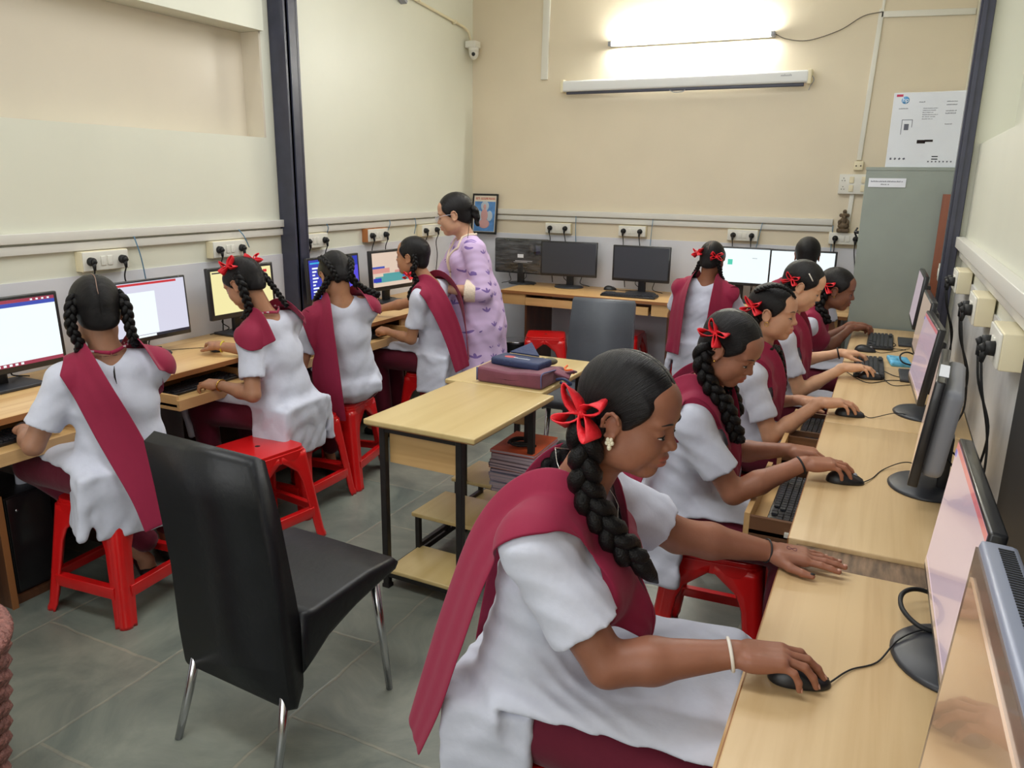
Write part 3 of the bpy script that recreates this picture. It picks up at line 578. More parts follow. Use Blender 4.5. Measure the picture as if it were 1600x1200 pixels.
mouse(-0.035, 2.43, 0.2, [(0.04, 2.5), (0.07, 2.60), (0.13, 2.66, 0.014), (0.19, 2.68)], 'black mouse under the hand with a black wristband, on the right desk')
mouse(-0.06, 3.20, 0.05, [(0.02, 3.2), (0.1, 3.26, 0.014), (0.17, 3.30)], 'black mouse held by the third girl, in line with a big round monitor foot')
mouse(-0.005, 3.90, 0.1, [(0.09, 3.80), (0.15, 3.84), (0.2, 3.9)], 'dark mouse resting against the near end of a keyboard')
mouse(-0.05, 4.56, -0.1, [(0.03, 4.55), (0.09, 4.62), (0.17, 4.75)], 'dark mouse in front of the farthest keyboard on the right')
mouse(-3.07, 2.88, PI-0.5, [(-3.2, 2.86), (-3.26, 2.78), (-3.3, 2.7)], 'black mouse under the hand of the girl with red bows on the left desk')
mouse(-3.06, 4.16, PI, [(-3.16, 4.2), (-3.3, 4.3)], 'black mouse under a hand on the left desk near the sunset screen')
mouse(-2.06, 6.20, 0.2, [(-1.95, 6.2), (-1.86, 6.25)], 'black mouse standing free on the back desk left of a keyboard')
mouse(-1.42, 6.03, 0.4, [(-1.34, 6.1), (-1.2, 6.2)], 'black mouse on the back desk beside the girl facing the wall')

# blue packet and looped cable on the right desk
m_blue = mat('blue_packet', srgb(96, 176, 214), 0.4, noise=0.35, nscale=30, bump=0.4, bscale=40)
tag(MB().box((0.115, 4.30, Z+0.014), (0.10, 0.13, 0.024), rot=(0.1, 0.08, 0.2), bev=0.011, seg=3).sph((0.09, 4.30, Z+0.02), (0.025, 0.03, 0.014)).build('plastic_packet', m_blue), 'small crumpled light-blue packet on the right desk', 'packet')
tag(MB().tube(smooth_path([(0.20, 4.24, Z+0.01), (0.13, 4.21, Z+0.03), (0.115, 4.26, Z+0.055), (0.15, 4.33, Z+0.06), (0.22, 4.36, Z+0.03)], 8), 0.004, 8).build('cable_loop', m_blackm), 'thick black cable looping over the blue packet', 'cable')
tag(MB().tube(smooth_path([(0.21, 1.61, Z+0.012), (0.15, 1.60, Z+0.02), (0.115, 1.64, Z+0.03), (0.115, 1.70, Z+0.035), (0.15, 1.745, Z+0.03), (0.22, 1.75, Z+0.012)], 8), 0.005, 8).build('cable_loop', m_blackm), 'thick black cable loop sticking out beneath the nearest glowing monitor', 'cable')
MBc = MB().tube(smooth_path([(-0.13, 4.02, Z+0.003), (-0.02, 3.80, Z+0.003), (0.08, 3.90, Z+0.003), (0.18, 3.92, Z+0.003)], 8), 0.002, 6)
tag(MBc.build('keyboard_cable', m_blackm), 'thin black cord across the right desk below the gripped mouse', 'cable')
tag(MB().tube(smooth_path([(0.05, 4.08, Z+0.004), (0.10, 4.0, Z+0.003), (0.16, 3.98, Z+0.003)], 8), 0.002, 6).build('keyboard_cable', m_blackm), 'short black cord from the nearer desktop keyboard on the right', 'cable')
tag(MB().tube(smooth_path([(0.07, 4.93, Z+0.004), (0.10, 4.83, Z+0.003), (0.08, 4.72, Z+0.003), (0.15, 4.70, Z+0.003)], 8), 0.002, 6).build('keyboard_cable', m_blackm), 'short black cord from the farthest keyboard on the right', 'cable')

# ================================================================ sockets and plugs
def socket_board(p, wd, hd, dp, wall, lab, plugs=2, group='wall socket boards', col=m_ivory, drop=0.22):
    """p = centre on the wall plane; wall in 'L','B','R'"""
    rz = {'L': R90, 'B': 0, 'R': -R90}[wall]; root = empty('socket_board', p, rz, lab, 'socket', group)
    MB().box((0, -dp/2, 0), (wd, dp, hd), bev=0.004).build('back_box', col, root)
    MB().box((0, -dp-0.003, 0), (wd-0.006, 0.007, hd-0.006), bev=0.003).build('face_plate', m_white, root)
    b = MB()
    for k in (-0.018, 0.018): b.box((k, -dp-0.008, 0), (0.026, 0.005, 0.045), bev=0.002)
    b.build('switch', m_white, root)
    return root
def plug(x, y, z, wall, path, lab):
    """round three-pin plug hanging from a socket, path = cord points in world coordinates"""
    root = empty('power_plug', (x, y, z), 0, lab, 'plug', 'black power plugs in the socket boards'); d = {'L': (1, 0), 'B': (0, -1), 'R': (-1, 0)}[wall]; dx, dy = d
    b = MB().cyl((0, 0, 0), (dx*0.022, dy*0.022, 0), 0.021, 0.019, n=18).cyl((dx*0.02, dy*0.02, 0.002), (dx*0.034, dy*0.034, -0.004), 0.015, 0.011, n=14)
    b.cyl((dx*0.022, dy*0.022, -0.002), (dx*0.026, dy*0.026, -0.04), 0.011, 0.006, n=12); b.build('body', m_blackm, root)
    pts = [(dx*0.026, dy*0.026, -0.035)]+[(a-x, c-y, e-z) for a, c, e in path]
    MB().tube(smooth_path(pts, 6), 0.0036, 7).build('cord', m_blackm, root); return root
LB = [(2.555, 'first socket board on the left wall, above the monitor with a red title bar'), (3.35, 'socket board on the left wall just before the steel column'), (4.10, 'socket board on the left wall just past the steel column'),
      (4.80, 'socket board with a brown side on the left wall above the sunset screen'), (5.53, 'socket board on the left wall nearest the corner, beside the teacher')]
for i, (y, lab) in enumerate(LB):
    socket_board((XL, y, 1.222), 0.25, 0.095, 0.05, 'L', lab, col=m_ivory if i != 3 else mat('brown_box', srgb(178, 112, 60), 0.5))
    for k, dy in enumerate((-0.085, 0.085)):
        e = 0.80 if k else 0.9
        plug(XL+0.055, y+dy, 1.222, 'L', [(XL+0.05, y+dy+0.01, 1.12), (XL+0.03, y+dy+0.03*(1+k), 1.0), (XL+0.03, y+dy+0.02, e), (XL+0.06, y+dy-0.02, 0.765)], ('left' if k == 0 else 'right')+' black plug in '+['the first socket board of the left wall', 'the left-wall socket board before the column', 'the left-wall socket board past the column', 'the brown-sided socket board', 'the socket board beside the teacher'][i])
BBp = [(-2.59, 1.232, 'socket board on the back wall above the second switched-off monitor'), (-1.93, 1.232, 'socket board on the back wall above the keyboard of the back desk'), (-1.04, 1.236, 'socket board on the back wall above the screen with the mint square'), (-0.30, 1.242, 'socket board on the back wall beneath the brown figurine')]
for i, (x, z, lab) in enumerate(BBp):
    socket_board((x, YB, z), 0.235, 0.09, 0.045, 'B', lab)
    for k, dx in enumerate((-0.07, 0.07)):
        plug(x+dx, YB-0.05, z, 'B', [(x+dx, YB-0.045, z-0.1), (x+dx+0.02*k, YB-0.03, 1.0), (x+dx+0.03, YB-0.04, 0.765)], ('left' if k == 0 else 'right')+' black plug in '+['the back-wall board above the second dark monitor', 'the back-wall board above the loose keyboard', 'the back-wall board above the mint-square screen', 'the board beneath the brown figurine'][i])
RB = [(2.47, 0.24, 'nearest ivory socket box on the right wall'), (3.22, 0.24, 'second ivory socket box along the right wall, rust streak on its edge'), (4.16, 0.24, 'third ivory socket box along the right wall'), (5.05, 0.16, 'farthest ivory socket box on the right, past the column')]
for i, (y, wd, lab) in enumerate(RB):
    xw = XR-0.008 if i < 3 else XR-0.03
    socket_board((xw, y, 1.203 if i < 3 else 1.15), wd, 0.10, 0.055, 'R', lab)
    if i < 3:
        for k in (0, 1):
            yy = y-0.05+0.10*k
            plug(xw-0.063, yy, 1.20, 'R', [(xw-0.075, yy-0.005, 1.08), (xw-0.04+0.01*k, yy+0.04-0.02*k, 0.95), (xw-0.03, yy+0.05, 0.83), (xw-0.05, yy+0.04, 0.765)], ('nearer' if k == 0 else 'farther')+' black plug in '+['the nearest', 'the second', 'the third'][i]+' socket box of the right wall')
# bigger switchboard and adaptor on the back wall
root = empty('switch_board', (-0.285, YB, 1.632), 0, 'large white switchboard with six modules left of the cabinet', 'switchboard')
MB().box((0, -0.02, 0), (0.21, 0.04, 0.14), bev=0.004).build('plate', m_white, root)
for k, (dx, dz) in enumerate(((-0.03, 0.03), (-0.03, -0.03), (0.05, 0.03), (0.05, -0.03))): MB().box((dx+0.01, -0.043, dz), (0.03, 0.006, 0.045), bev=0.002).build('switch', m_ivory, root)
b = MB()
for dz in (0.03, -0.03):
    for ox, oz in ((0, 0.012), (-0.009, -0.006), (0.009, -0.006)): b.cyl((-0.075+ox, -0.0395, dz+oz), (-0.075+ox, -0.0415, dz+oz), 0.0032, n=8)
b.build('socket_holes', m_hole, root)
root = empty('junction_box', (-0.272, YB, 1.76), 0, 'small cream junction box with two screws under a wall conduit', 'box')
MB().box((0, -0.022, 0), (0.062, 0.044, 0.062), bev=0.005).build('body', m_ivory, root); MB().cyl((-0.015, -0.043, 0), (-0.015, -0.046, 0), 0.005, n=8).cyl((0.015, -0.043, 0), (0.015, -0.046, 0), 0.005, n=8).build('screw', m_hole, root)
# blue network cables
m_bluec = mat('blue_cable', srgb(88, 130, 160), 0.5)
for (a, b_, lab) in (((XL+0.04, 2.735, 1.325), (XL+0.02, 2.80, 1.05), 'blue cable hanging beside the first left socket board'), ((XL+0.04, 3.44, 1.325), (XL+0.055, 3.50, 1.22), 'blue cable over the left socket board before the column'), ((XL+0.04, 4.235, 1.325), (XL+0.02, 4.26, 1.26), 'short blue cable just past the column'),
      ((XL+0.04, 4.97, 1.325), (XL+0.02, 4.97, 1.24), 'blue cable over the brown-sided socket board'), ((XL+0.04, 5.32, 1.325), (XL+0.02, 5.34, 1.2), 'blue cable to the left of the teacher\'s face'),
      ((-2.43, YB-0.04, 1.335), (-2.425, YB-0.015, 1.0), 'blue cable on the back wall above the second dark monitor'), ((-1.76, YB-0.04, 1.335), (-1.78, YB-0.015, 1.0), 'blue cable on the back wall right of the loose-keyboard board'), ((-0.90, YB-0.04, 1.335), (-0.955, YB-0.015, 1.0), 'blue cable on the back wall right of the mint-square board'), ((-0.395, YB-0.04, 1.335), (-0.39, YB-0.015, 1.0), 'blue cable at the end of the back-wall trunking')):
    a = np.array(a); b_ = np.array(b_); tag(MB().tube(smooth_path([a, (a*0.6+b_*0.4)+(0.012 if a[0] < -3.3 else 0, -0.012 if a[0] > -3.3 else 0.0, 0), b_], 6), 0.003, 6).build('network_cable', m_bluec), lab, 'cable', 'blue network cables')
# tube light and its wire, projector screen
root = empty('tube_light', (-1.565, YB, 2.677), 0, 'glowing tube light high on the back wall', 'light')
MB().box((0, -0.02, 0.0), (1.24, 0.04, 0.035), bev=0.003).build('batten', m_white, root)
MB().cyl((-0.60, -0.062, 0.0), (0.60, -0.062, 0.0), 0.014, n=16).build('tube', mat('tube_glow', (1, 1, 1), 0.5, emit=(1.0, 1.0, 0.93), estr=200), root)
for sx in (-1, 1): MB().box((sx*0.618, -0.045, 0), (0.028, 0.07, 0.035), bev=0.004).build('end_cap', m_greyp, root)
tag(MB().tube(smooth_path([(-0.93, YB-0.05, 2.675), (-0.85, YB-0.03, 2.64), (-0.70, YB-0.02, 2.625), (-0.5, YB-0.02, 2.68), (-0.36, YB-0.02, 2.76), (-0.24, YB-0.02, 2.78)], 8), 0.0035, 6).build('lamp_wire', mat('grey_wire', srgb(110, 100, 88), 0.6)), 'thin wire sagging from the tube light to the conduit', 'wire')
root = empty('projector_screen', (-1.62, YB, 2.375), 0, 'rolled-up white projector screen with a dark bottom bar', 'projector screen')
MB().box((0, -0.055, 0), (1.90, 0.075, 0.085), rot=(0, -0.002, 0), bev=0.018, seg=3).build('housing', mat('white_metal', srgb(226, 228, 228), 0.35), root)
MB().box((0.0, -0.06, -0.052), (1.84, 0.022, 0.024), bev=0.004).build('bottom_bar', mat('dark_bar', srgb(66, 68, 82), 0.4), root)
MB().box((-0.965+0.01, -0.045, 0.0), (0.03, 0.085, 0.10), bev=0.006).box((0.955, -0.045, 0.0), (0.03, 0.085, 0.10), bev=0.006).build('end_bracket', m_ivory, root)
MB().tube(smooth_path([(-0.06, -0.075, -0.06), (-0.02, -0.08, -0.075), (0.04, -0.08, -0.073), (0.06, -0.075, -0.06)], 6), 0.004, 6).build('pull_loop', m_greyp, root)
MB().tube(smooth_path([(0.96, -0.05, 0.02), (0.985, -0.05, -0.02), (0.965, -0.05, -0.06), (0.955, -0.05, -0.09)], 6), 0.003, 6).build('cord', m_greyp, root)
b = MB(); scribble(b, 0.76, 0.83, 0.006, 0.014, -0.0935, 8, (0.07, 0.08)); b.build('maker_print', m_greyp, root)
# dome camera with pipes
root = empty('security_camera', (XL+0.03, 6.24, 2.70), 0, 'white dome camera high in the left back corner', 'camera')
MB().box((0.03, 0, 0.03), (0.10, 0.10, 0.055), bev=0.008).build('mount_box', m_white, root)
MB().sph((0.045, -0.01, -0.035), (0.042, 0.042, 0.055)).cyl((0.045, -0.01, -0.03), (0.045, -0.01, 0.01), 0.044, n=20).build('dome', m_white, root)
MB().sph((0.06, -0.045, -0.05), 0.016).build('lens', m_black, root)
tag(MB().tube([(XL+0.02, 4.7, 3.02), (XL+0.02, 5.3, 2.935), (XL+0.02, 6.15, 2.86), (XL+0.03, 6.22, 2.83), (XL+0.045, 6.23, 2.76)], 0.011, 8).cyl((XL+0.001, 5.45, 2.93), (XL+0.035, 5.45, 2.93), 0.016).cyl((XL+0.001, 6.0, 2.87), (XL+0.035, 6.0, 2.87), 0.016).build('conduit_pipe', m_ivory), 'pale conduit pipe running down the left wall to the dome camera', 'pipe')
tag(MB().box((XL+0.03, 4.78, 2.93), (0.05, 0.62, 0.022), rot=(0.21, 0, 0)).box((XL+0.03, 5.16, 2.92), (0.05, 0.20, 0.022), rot=(-0.5, 0, 0)).build('metal_bracket', m_greyp), 'grey angled metal bracket at the top of the left wall', 'bracket')
# framed devotional picture (generic) and figurine
root = empty('picture_frame', (-3.30, 6.28, 1.155), 0, 'framed blue devotional picture leaning in the corner behind the teacher', 'picture'); Tm = Matrix.Translation((0, 0, 0)) @ Matrix.Rotation(-0.12, 4, 'X')
def TB(b, nm, m): b.bm.transform(Tm); return b.build(nm, m, root)
TB(MB().box((0, 0, 0.01), (0.25, 0.016, 0.02)).box((0, 0, 0.345), (0.25, 0.016, 0.016)).box((-0.119, 0, 0.175), (0.013, 0.016, 0.35)).box((0.119, 0, 0.175), (0.013, 0.016, 0.35)), 'frame', m_black)
TB(MB().box((0, 0.002, 0.178), (0.23, 0.006, 0.33)), 'mount', mat('mount_cream', srgb(226, 214, 196), 0.5))
TB(MB().box((0, -0.002, 0.155), (0.205, 0.004, 0.26)), 'print', mat('print_blue', srgb(84, 136, 196), 0.4, noise=0.3, nscale=14))
TB(MB().sph((0.0, -0.004, 0.245), (0.04, 0.002, 0.045)).sph((-0.05, -0.004, 0.16), (0.03, 0.002, 0.045)).sph((0.05, -0.004, 0.16), (0.03, 0.002, 0.045)), 'halo', mat('print_pale', srgb(176, 190, 204), 0.5))
TB(MB().sph((0.0, -0.006, 0.24), (0.016, 0.002, 0.022)).sph((0.0, -0.006, 0.165), (0.035, 0.002, 0.055)).sph((0, -0.006, 0.09), (0.055, 0.002, 0.04)), 'figure', mat('print_rose', srgb(196, 150, 150), 0.5))
TB((lambda b: (b.b2((-0.095, -0.0035, 0.318), (-0.055, -0.002, 0.3205)), b.b2((-0.045, -0.0035, 0.318), (0.098, -0.002, 0.3205)), scribble(b, -0.095, -0.055, 0.302, 0.016, -0.0035, 5), scribble(b, -0.045, 0.095, 0.302, 0.016, -0.0035, 6, (0.05, 0.08)), b)[-1])(MB()), 'title_letters', mat('print_red', srgb(186, 90, 70), 0.5))
root = empty('figurine', (-0.325, YB-0.05, 1.29), 0, 'small brown seated figurine on top of a socket board', 'figurine'); m_clay = mat('clay', srgb(98, 82, 62), 0.75, noise=0.4, nscale=60, bump=0.5, bscale=80)
MB().box((0, 0, 0.012), (0.085, 0.06, 0.026), bev=0.006).build('plinth', m_clay, root)
MB().sph((0, 0, 0.045), (0.04, 0.028, 0.028)).sph((0, 0.003, 0.078), (0.028, 0.022, 0.032)).sph((0, -0.002, 0.118), (0.02, 0.018, 0.022)).sph((-0.028, -0.012, 0.07), (0.012, 0.012, 0.02)).sph((0.028, -0.012, 0.07), (0.012, 0.012, 0.02)).sph((0, 0.0, 0.146), (0.014, 0.014, 0.016)).tube(smooth_path([(0, -0.02, 0.115), (0.004, -0.03, 0.095), (0.012, -0.03, 0.075)], 5), [0.008]*5+[0.006]*6, 8).sph((-0.024, 0.002, 0.12), (0.012, 0.005, 0.014)).sph((0.024, 0.002, 0.12), (0.012, 0.005, 0.014)).build('body', m_clay, root)

# ================================================================ things on the bench tables
m_sat = mat('satchel_cloth', srgb(112, 56, 74), 0.75, noise=0.12, nscale=20, bump=0.15, bscale=120, sheen=0.2); m_navy = mat('navy_cloth', srgb(40, 52, 88), 0.6, bump=0.3, bscale=60, noise=0.1); m_pipe = mat('blue_piping', srgb(84, 88, 130), 0.6)
root = empty('school_satchel', (-1.475, 3.19, 0.7215), -0.03, 'maroon cloth satchel with blue piping lying on the farther bench table', 'bag')
b = MB().box((0, 0, 0.038), (0.335, 0.26, 0.076), bev=0.02, seg=3); bmesh.ops.subdivide_edges(b.bm, edges=b.bm.edges[:], cuts=3, use_grid_fill=True)
for v in b.bm.verts: v.co.z -= 0.012*math.exp(-((v.co.x+0.02)/0.11)**2) * (v.co.z > 0.03); v.co.z *= (1-0.5*max(0, v.co.y)/0.13*(v.co.x > -0.05)*0.5); v.co.z = max(v.co.z, 0.0)+0.0015*math.sin(40*v.co.x+20*v.co.y)*(v.co.z > 0.02)
b.build('bag_body', m_sat, root)
MB().tube(smooth_path([(0.163, -0.125, 0.01), (0.165, -0.127, 0.07), (0.17, -0.06, 0.072), (0.165, 0.05, 0.06)], 6), 0.0035, 6).tube([(-0.163, -0.127, 0.008), (-0.163, -0.127, 0.068)], 0.0045, 6).build('piping', m_pipe, root)
MB().box((0.19, 0.03, 0.05), (0.09, 0.05, 0.012), rot=(0.3, 0.35, 0.3), bev=0.005).box((0.21, 0.07, 0.045), (0.07, 0.06, 0.01), rot=(-0.3, -0.3, 0.2), bev=0.004).build('strap', m_sat, root)
MB().tube(smooth_path([(0.19, -0.02, 0.03), (0.23, -0.03, 0.04), (0.26, -0.02, 0.02), (0.235, 0.0, 0.008), (0.2, 0.0, 0.015)], 6), 0.007, 7).build('buckle_strap', m_navy, root)
root = empty('pencil_pouch', (-1.48, 3.20, 0.785), -0.12, 'flat navy blue pouch lying on top of the maroon satchel', 'pouch')
b = MB().box((0, 0, 0.022), (0.26, 0.13, 0.036), bev=0.014, seg=3); b.build('pouch_body', m_navy, root)
MB().prism([(-0.09, 0.02), (0.07, 0.02), (-0.02, 0.11)], 0.0, 0.008, Matrix.Translation((0, 0.03, 0.035)) @ Matrix.Rotation(0.45, 4, 'X')).build('flap', m_navy, root)
b = MB(); scribble(b, -0.03, 0.05, 0.0, 0.012, 0, 12, (0.07, 0.09)); b.bm.transform(Matrix.Translation((0, -0.02, 0.0405)) @ Matrix.Rotation(-PI/2, 4, 'X')); b.build('printed_word', m_carton, root)
MB().sph((-0.055, -0.01, 0.0395), (0.03, 0.02, 0.002)).build('red_patch', mat('patch_red', srgb(190, 80, 80), 0.6), root)
tag(MB().sph((-1.375, 3.30, 0.80), (0.035, 0.022, 0.018), rot=(0, 0, 0.3)).sph((-1.41, 3.29, 0.80), (0.02, 0.02, 0.016)).build('hair_clip', mat('olive_cloth', srgb(96, 92, 70), 0.6)), 'olive-grey bundle behind the navy pouch', 'bundle')
tag(MB().tube(smooth_path([(-1.30, 3.42, 0.724), (-1.33, 3.47, 0.726), (-1.35, 3.44, 0.73), (-1.38, 3.5, 0.724), (-1.39, 3.56, 0.724)], 8), 0.005, 6).build('orange_string', mat('orange_cord', srgb(226, 104, 50), 0.6)), 'orange string on the farther bench table', 'string')
# stack of workbooks
cols = [(214, 92, 52), (150, 132, 150), (196, 190, 196), (160, 140, 150), (70, 66, 96), (186, 120, 70), (60, 84, 130), (170, 164, 184), (186, 180, 196), (150, 140, 164), (190, 186, 200), (164, 156, 176), (140, 128, 140)]
zt = 0.2545; rr = random.Random(5); n = len(cols)
names = ['bottom', 'second from bottom', 'third from bottom', 'fourth from bottom', 'fifth from bottom', 'sixth from bottom', 'middle', 'sixth from top', 'fifth from top', 'fourth from top', 'third from top', 'second from top', 'topmost']
cn = ['grey', 'greyish mauve', 'pale grey', 'lilac', 'pale lilac', 'pale mauve', 'dark blue', 'orange-brown', 'dark violet', 'mauve', 'light grey', 'greyish', 'orange covered']
for i in range(n):
    c = cols[n-1-i]; th = 0.0145; o = empty('workbook', (-1.40+rr.uniform(-.006, .006), 3.085+rr.uniform(-.008, .008), zt), rr.uniform(-.05, .05), f'{cn[i]} workbook, {names[i]} of the stack on the shelf under the bench table'.replace('middle of the stack', 'in the middle of the stack'), 'book', 'workbooks stacked under the farther bench table')
    cm = mat(f'cover_{i}', srgb(*c), 0.45, noise=0.25 if i == n-1 else 0.05, nscale=9)
    MB().box((0, 0, th-0.0012), (0.215, 0.29, 0.0016)).box((0, 0, 0.0012), (0.215, 0.29, 0.0016)).box((-0.1068, 0, th/2), (0.0016, 0.29, th)).build('cover', cm, o)
    MB().box((0.0, 0, th/2), (0.210, 0.285, th-0.003)).build('pages', mat('pages', srgb(196, 180, 190), 0.8, noise=0.15, nscale=50, stretch=(0.2, 0.2, 10)), o); zt += th+0.0008
tag(MB().tube(smooth_path([(-1.46, 3.03, zt+0.01), (-1.43, 3.09, zt+0.012), (-1.37, 3.10, zt+0.015), (-1.35, 3.04, zt+0.012), (-1.40, 3.0, zt+0.014), (-1.45, 3.02, zt+0.02), (-1.44, 3.08, zt+0.022), (-1.38, 3.085, zt+0.024), (-1.36, 3.03, zt+0.02), (-1.42, 3.005, zt+0.022), (-1.39, 3.06, zt+0.012), (-1.33, 3.05, zt+0.008)], 7), 0.0055, 7).build('coiled_cable', m_blackm), 'coiled black cable on top of the workbook stack', 'cable')
# woven edge at bottom left
m_weave = mat('woven_cane', srgb(140, 92, 84), 0.6, noise=0.3, nscale=60, bump=0.9, bscale=90, stretch=(1, 1, 1))
root = empty('woven_basket', (-2.06, 0.80, 0), 0, 'brown woven basket whose braided rim shows at the bottom left edge', 'basket')
b = MB()
for k in range(9):
    pts = [(0.30*math.cos(a)*1.0, 0.30*math.sin(a), 0.46+0.0*a) for a in np.linspace(0, TAU, 48, endpoint=False)]
for ph in (0, 1, 2):
    b.tube([((0.27+0.012*math.cos(26*a+ph*TAU/3))*math.cos(a), (0.27+0.012*math.cos(26*a+ph*TAU/3))*math.sin(a), 0.50+0.012*math.sin(26*a+ph*TAU/3)) for a in np.linspace(0, TAU, 240, endpoint=False)], 0.011, 7, closed=True)
b.build('rim', m_weave, root)
b = MB()
for j in range(22):
    z = 0.02+j*0.022; r = 0.20+0.07*(j/21)**0.7
    b.tube([((r+0.006*math.cos(20*a+PI*(j % 2)))*math.cos(a), (r+0.006*math.cos(20*a+PI*(j % 2)))*math.sin(a), z) for a in np.linspace(0, TAU, 80, endpoint=False)], 0.0118, 6, closed=True)
b.lathe([(0.01, 0.004), (0.20, 0.004), (0.205, 0.02), (0.01, 0.012)]).build('basket_wall', m_weave, root)
# dangling cables under the left and back desks
tag(MB().tube(smooth_path([(-3.2, 1.95, 0.70), (-3.1, 1.9, 0.5), (-3.05, 1.86, 0.36), (-3.12, 1.9, 0.30), (-3.2, 2.0, 0.42), (-3.25, 2.0, 0.6)], 6), 0.004, 6).build('hanging_cable', m_blackm), 'black cable loop hanging below the nearest left tray', 'cable')
tag(MB().tube(smooth_path([(-1.48, 6.2, 0.70), (-1.44, 6.15, 0.5), (-1.36, 6.12, 0.32), (-1.25, 6.1, 0.1), (-1.15, 6.1, 0.02)], 6), 0.007, 6).tube(smooth_path([(-1.42, 6.2, 0.70), (-1.36, 6.2, 0.45), (-1.2, 6.2, 0.35), (-1.1, 6.2, 0.5)], 6), 0.004, 6).build('hanging_cable', m_blackm), 'black cables hanging under the back desk beside the girl facing the wall', 'cable')
# ================================================================ smooth-blend surfaces for bodies and clothes
def V(*a): return np.array(a, float)
def unit(v): v = np.asarray(v, float); return v/(np.linalg.norm(v)+1e-12)
def frame(z, xhint):
    """rows: x (close to xhint), y, z"""
    z = unit(z); x = np.asarray(xhint, float); x = unit(x-z*np.dot(x, z)); return np.array([x, np.cross(z, x), z])
class Prim:
    def __init__(s, kind, data, A=None, sc=None, c=None, planes=None):
        s.kind, s.d = kind, data; s.A = A; s.sc = None if sc is None else np.asarray(sc, float); s.c = V(0, 0, 0) if c is None else np.asarray(c, float); s.planes = planes or []
        # world bounding box
        if kind == 'cone': a, b, ra, rb = data; m = 1.0 if s.sc is None else s.sc.max(); r = max(ra, rb)*m; s.lo = np.minimum(a, b)-r; s.hi = np.maximum(a, b)+r
        elif kind == 'ell': r = np.abs(s.A.T) @ data if s.A is not None else data; s.lo, s.hi = s.c-r, s.c+r
        elif kind == 'box': h = data[0]+data[1]; r = np.abs(s.A.T) @ h if s.A is not None else h; s.lo, s.hi = s.c-r, s.c+r
        elif kind == 'fn': s.lo, s.hi = data[1], data[2]
    def ev(s, P):
        k = s.kind
        if k == 'cone':
            a, b, ra, rb = s.d
            if s.A is not None:
                q = ((P-s.c) @ s.A.T)/s.sc; a = (s.A @ (a-s.c))/s.sc; b = (s.A @ (b-s.c))/s.sc; m = s.sc.min()
            else: q = P; m = 1.0
            ab = b-a; L = max(float(ab @ ab), 1e-12); h = np.clip(((q-a) @ ab)/L, 0, 1)
            d = (np.sqrt((((q-a)-h[:, None]*ab)**2).sum(1))-(ra+h*(rb-ra)))*m
        elif k == 'ell':
            q = (P-s.c) if s.A is None else (P-s.c) @ s.A.T
            k0 = np.sqrt(((q/s.d)**2).sum(1)); k1 = np.sqrt(((q/(s.d**2))**2).sum(1))+1e-9; d = k0*(k0-1)/k1
        elif k == 'box':
            q = np.abs((P-s.c) if s.A is None else (P-s.c) @ s.A.T)-s.d[0]
            d = np.sqrt((np.maximum(q, 0)**2).sum(1))+np.minimum(q.max(1), 0)-s.d[1]
        else: d = s.d[0](P)
        for n, o in s.planes: d = np.maximum(d, P @ n - o)
        return d
def cone(a, b, ra, rb, A=None, sc=None, planes=None): return Prim('cone', (V(*a), V(*b), ra, rb), A, sc, (V(*a)+V(*b))/2, planes)
def ell(c, r, A=None, planes=None): return Prim('ell', V(*r), A, None, c, planes)
def rbox(c, h, r, A=None, planes=None): return Prim('box', (V(*h), r), A, None, c, planes)
def plane(n, p): n = unit(n); return (n, float(n @ np.asarray(p, float)))     # keeps the side opposite to n
def evalops(ops, P, disp=None, cull=None):
    d = np.full(len(P), 1.0)
    for op, pr, k in ops:
        if cull is not None and (np.any(pr.hi+2.2*k+.006+cull[2] < cull[0]) or np.any(pr.lo-2.2*k-.006-cull[2] > cull[1])): continue
        e = pr.ev(P)
        if op == 'u':
            if k > 0: h = np.maximum(k-np.abs(d-e), 0)/k; d = np.minimum(d, e)-h*h*k*0.25
            else: d = np.minimum(d, e)
        elif op == 's':
            e = -e
            if k > 0: h = np.maximum(k-np.abs(d-e), 0)/k; d = np.maximum(d, e)+h*h*k*0.25
            else: d = np.maximum(d, e)
    if disp is not None: d = d+disp(P)
    return d
def grad(ops, P, disp=None, e=0.002):
    g = np.stack([evalops(ops, P+V(*v), disp)-evalops(ops, P-V(*v), disp) for v in ((e, 0, 0), (0, e, 0), (0, 0, e))], 1)
    return g/(np.linalg.norm(g, axis=1, keepdims=True)+1e-9)
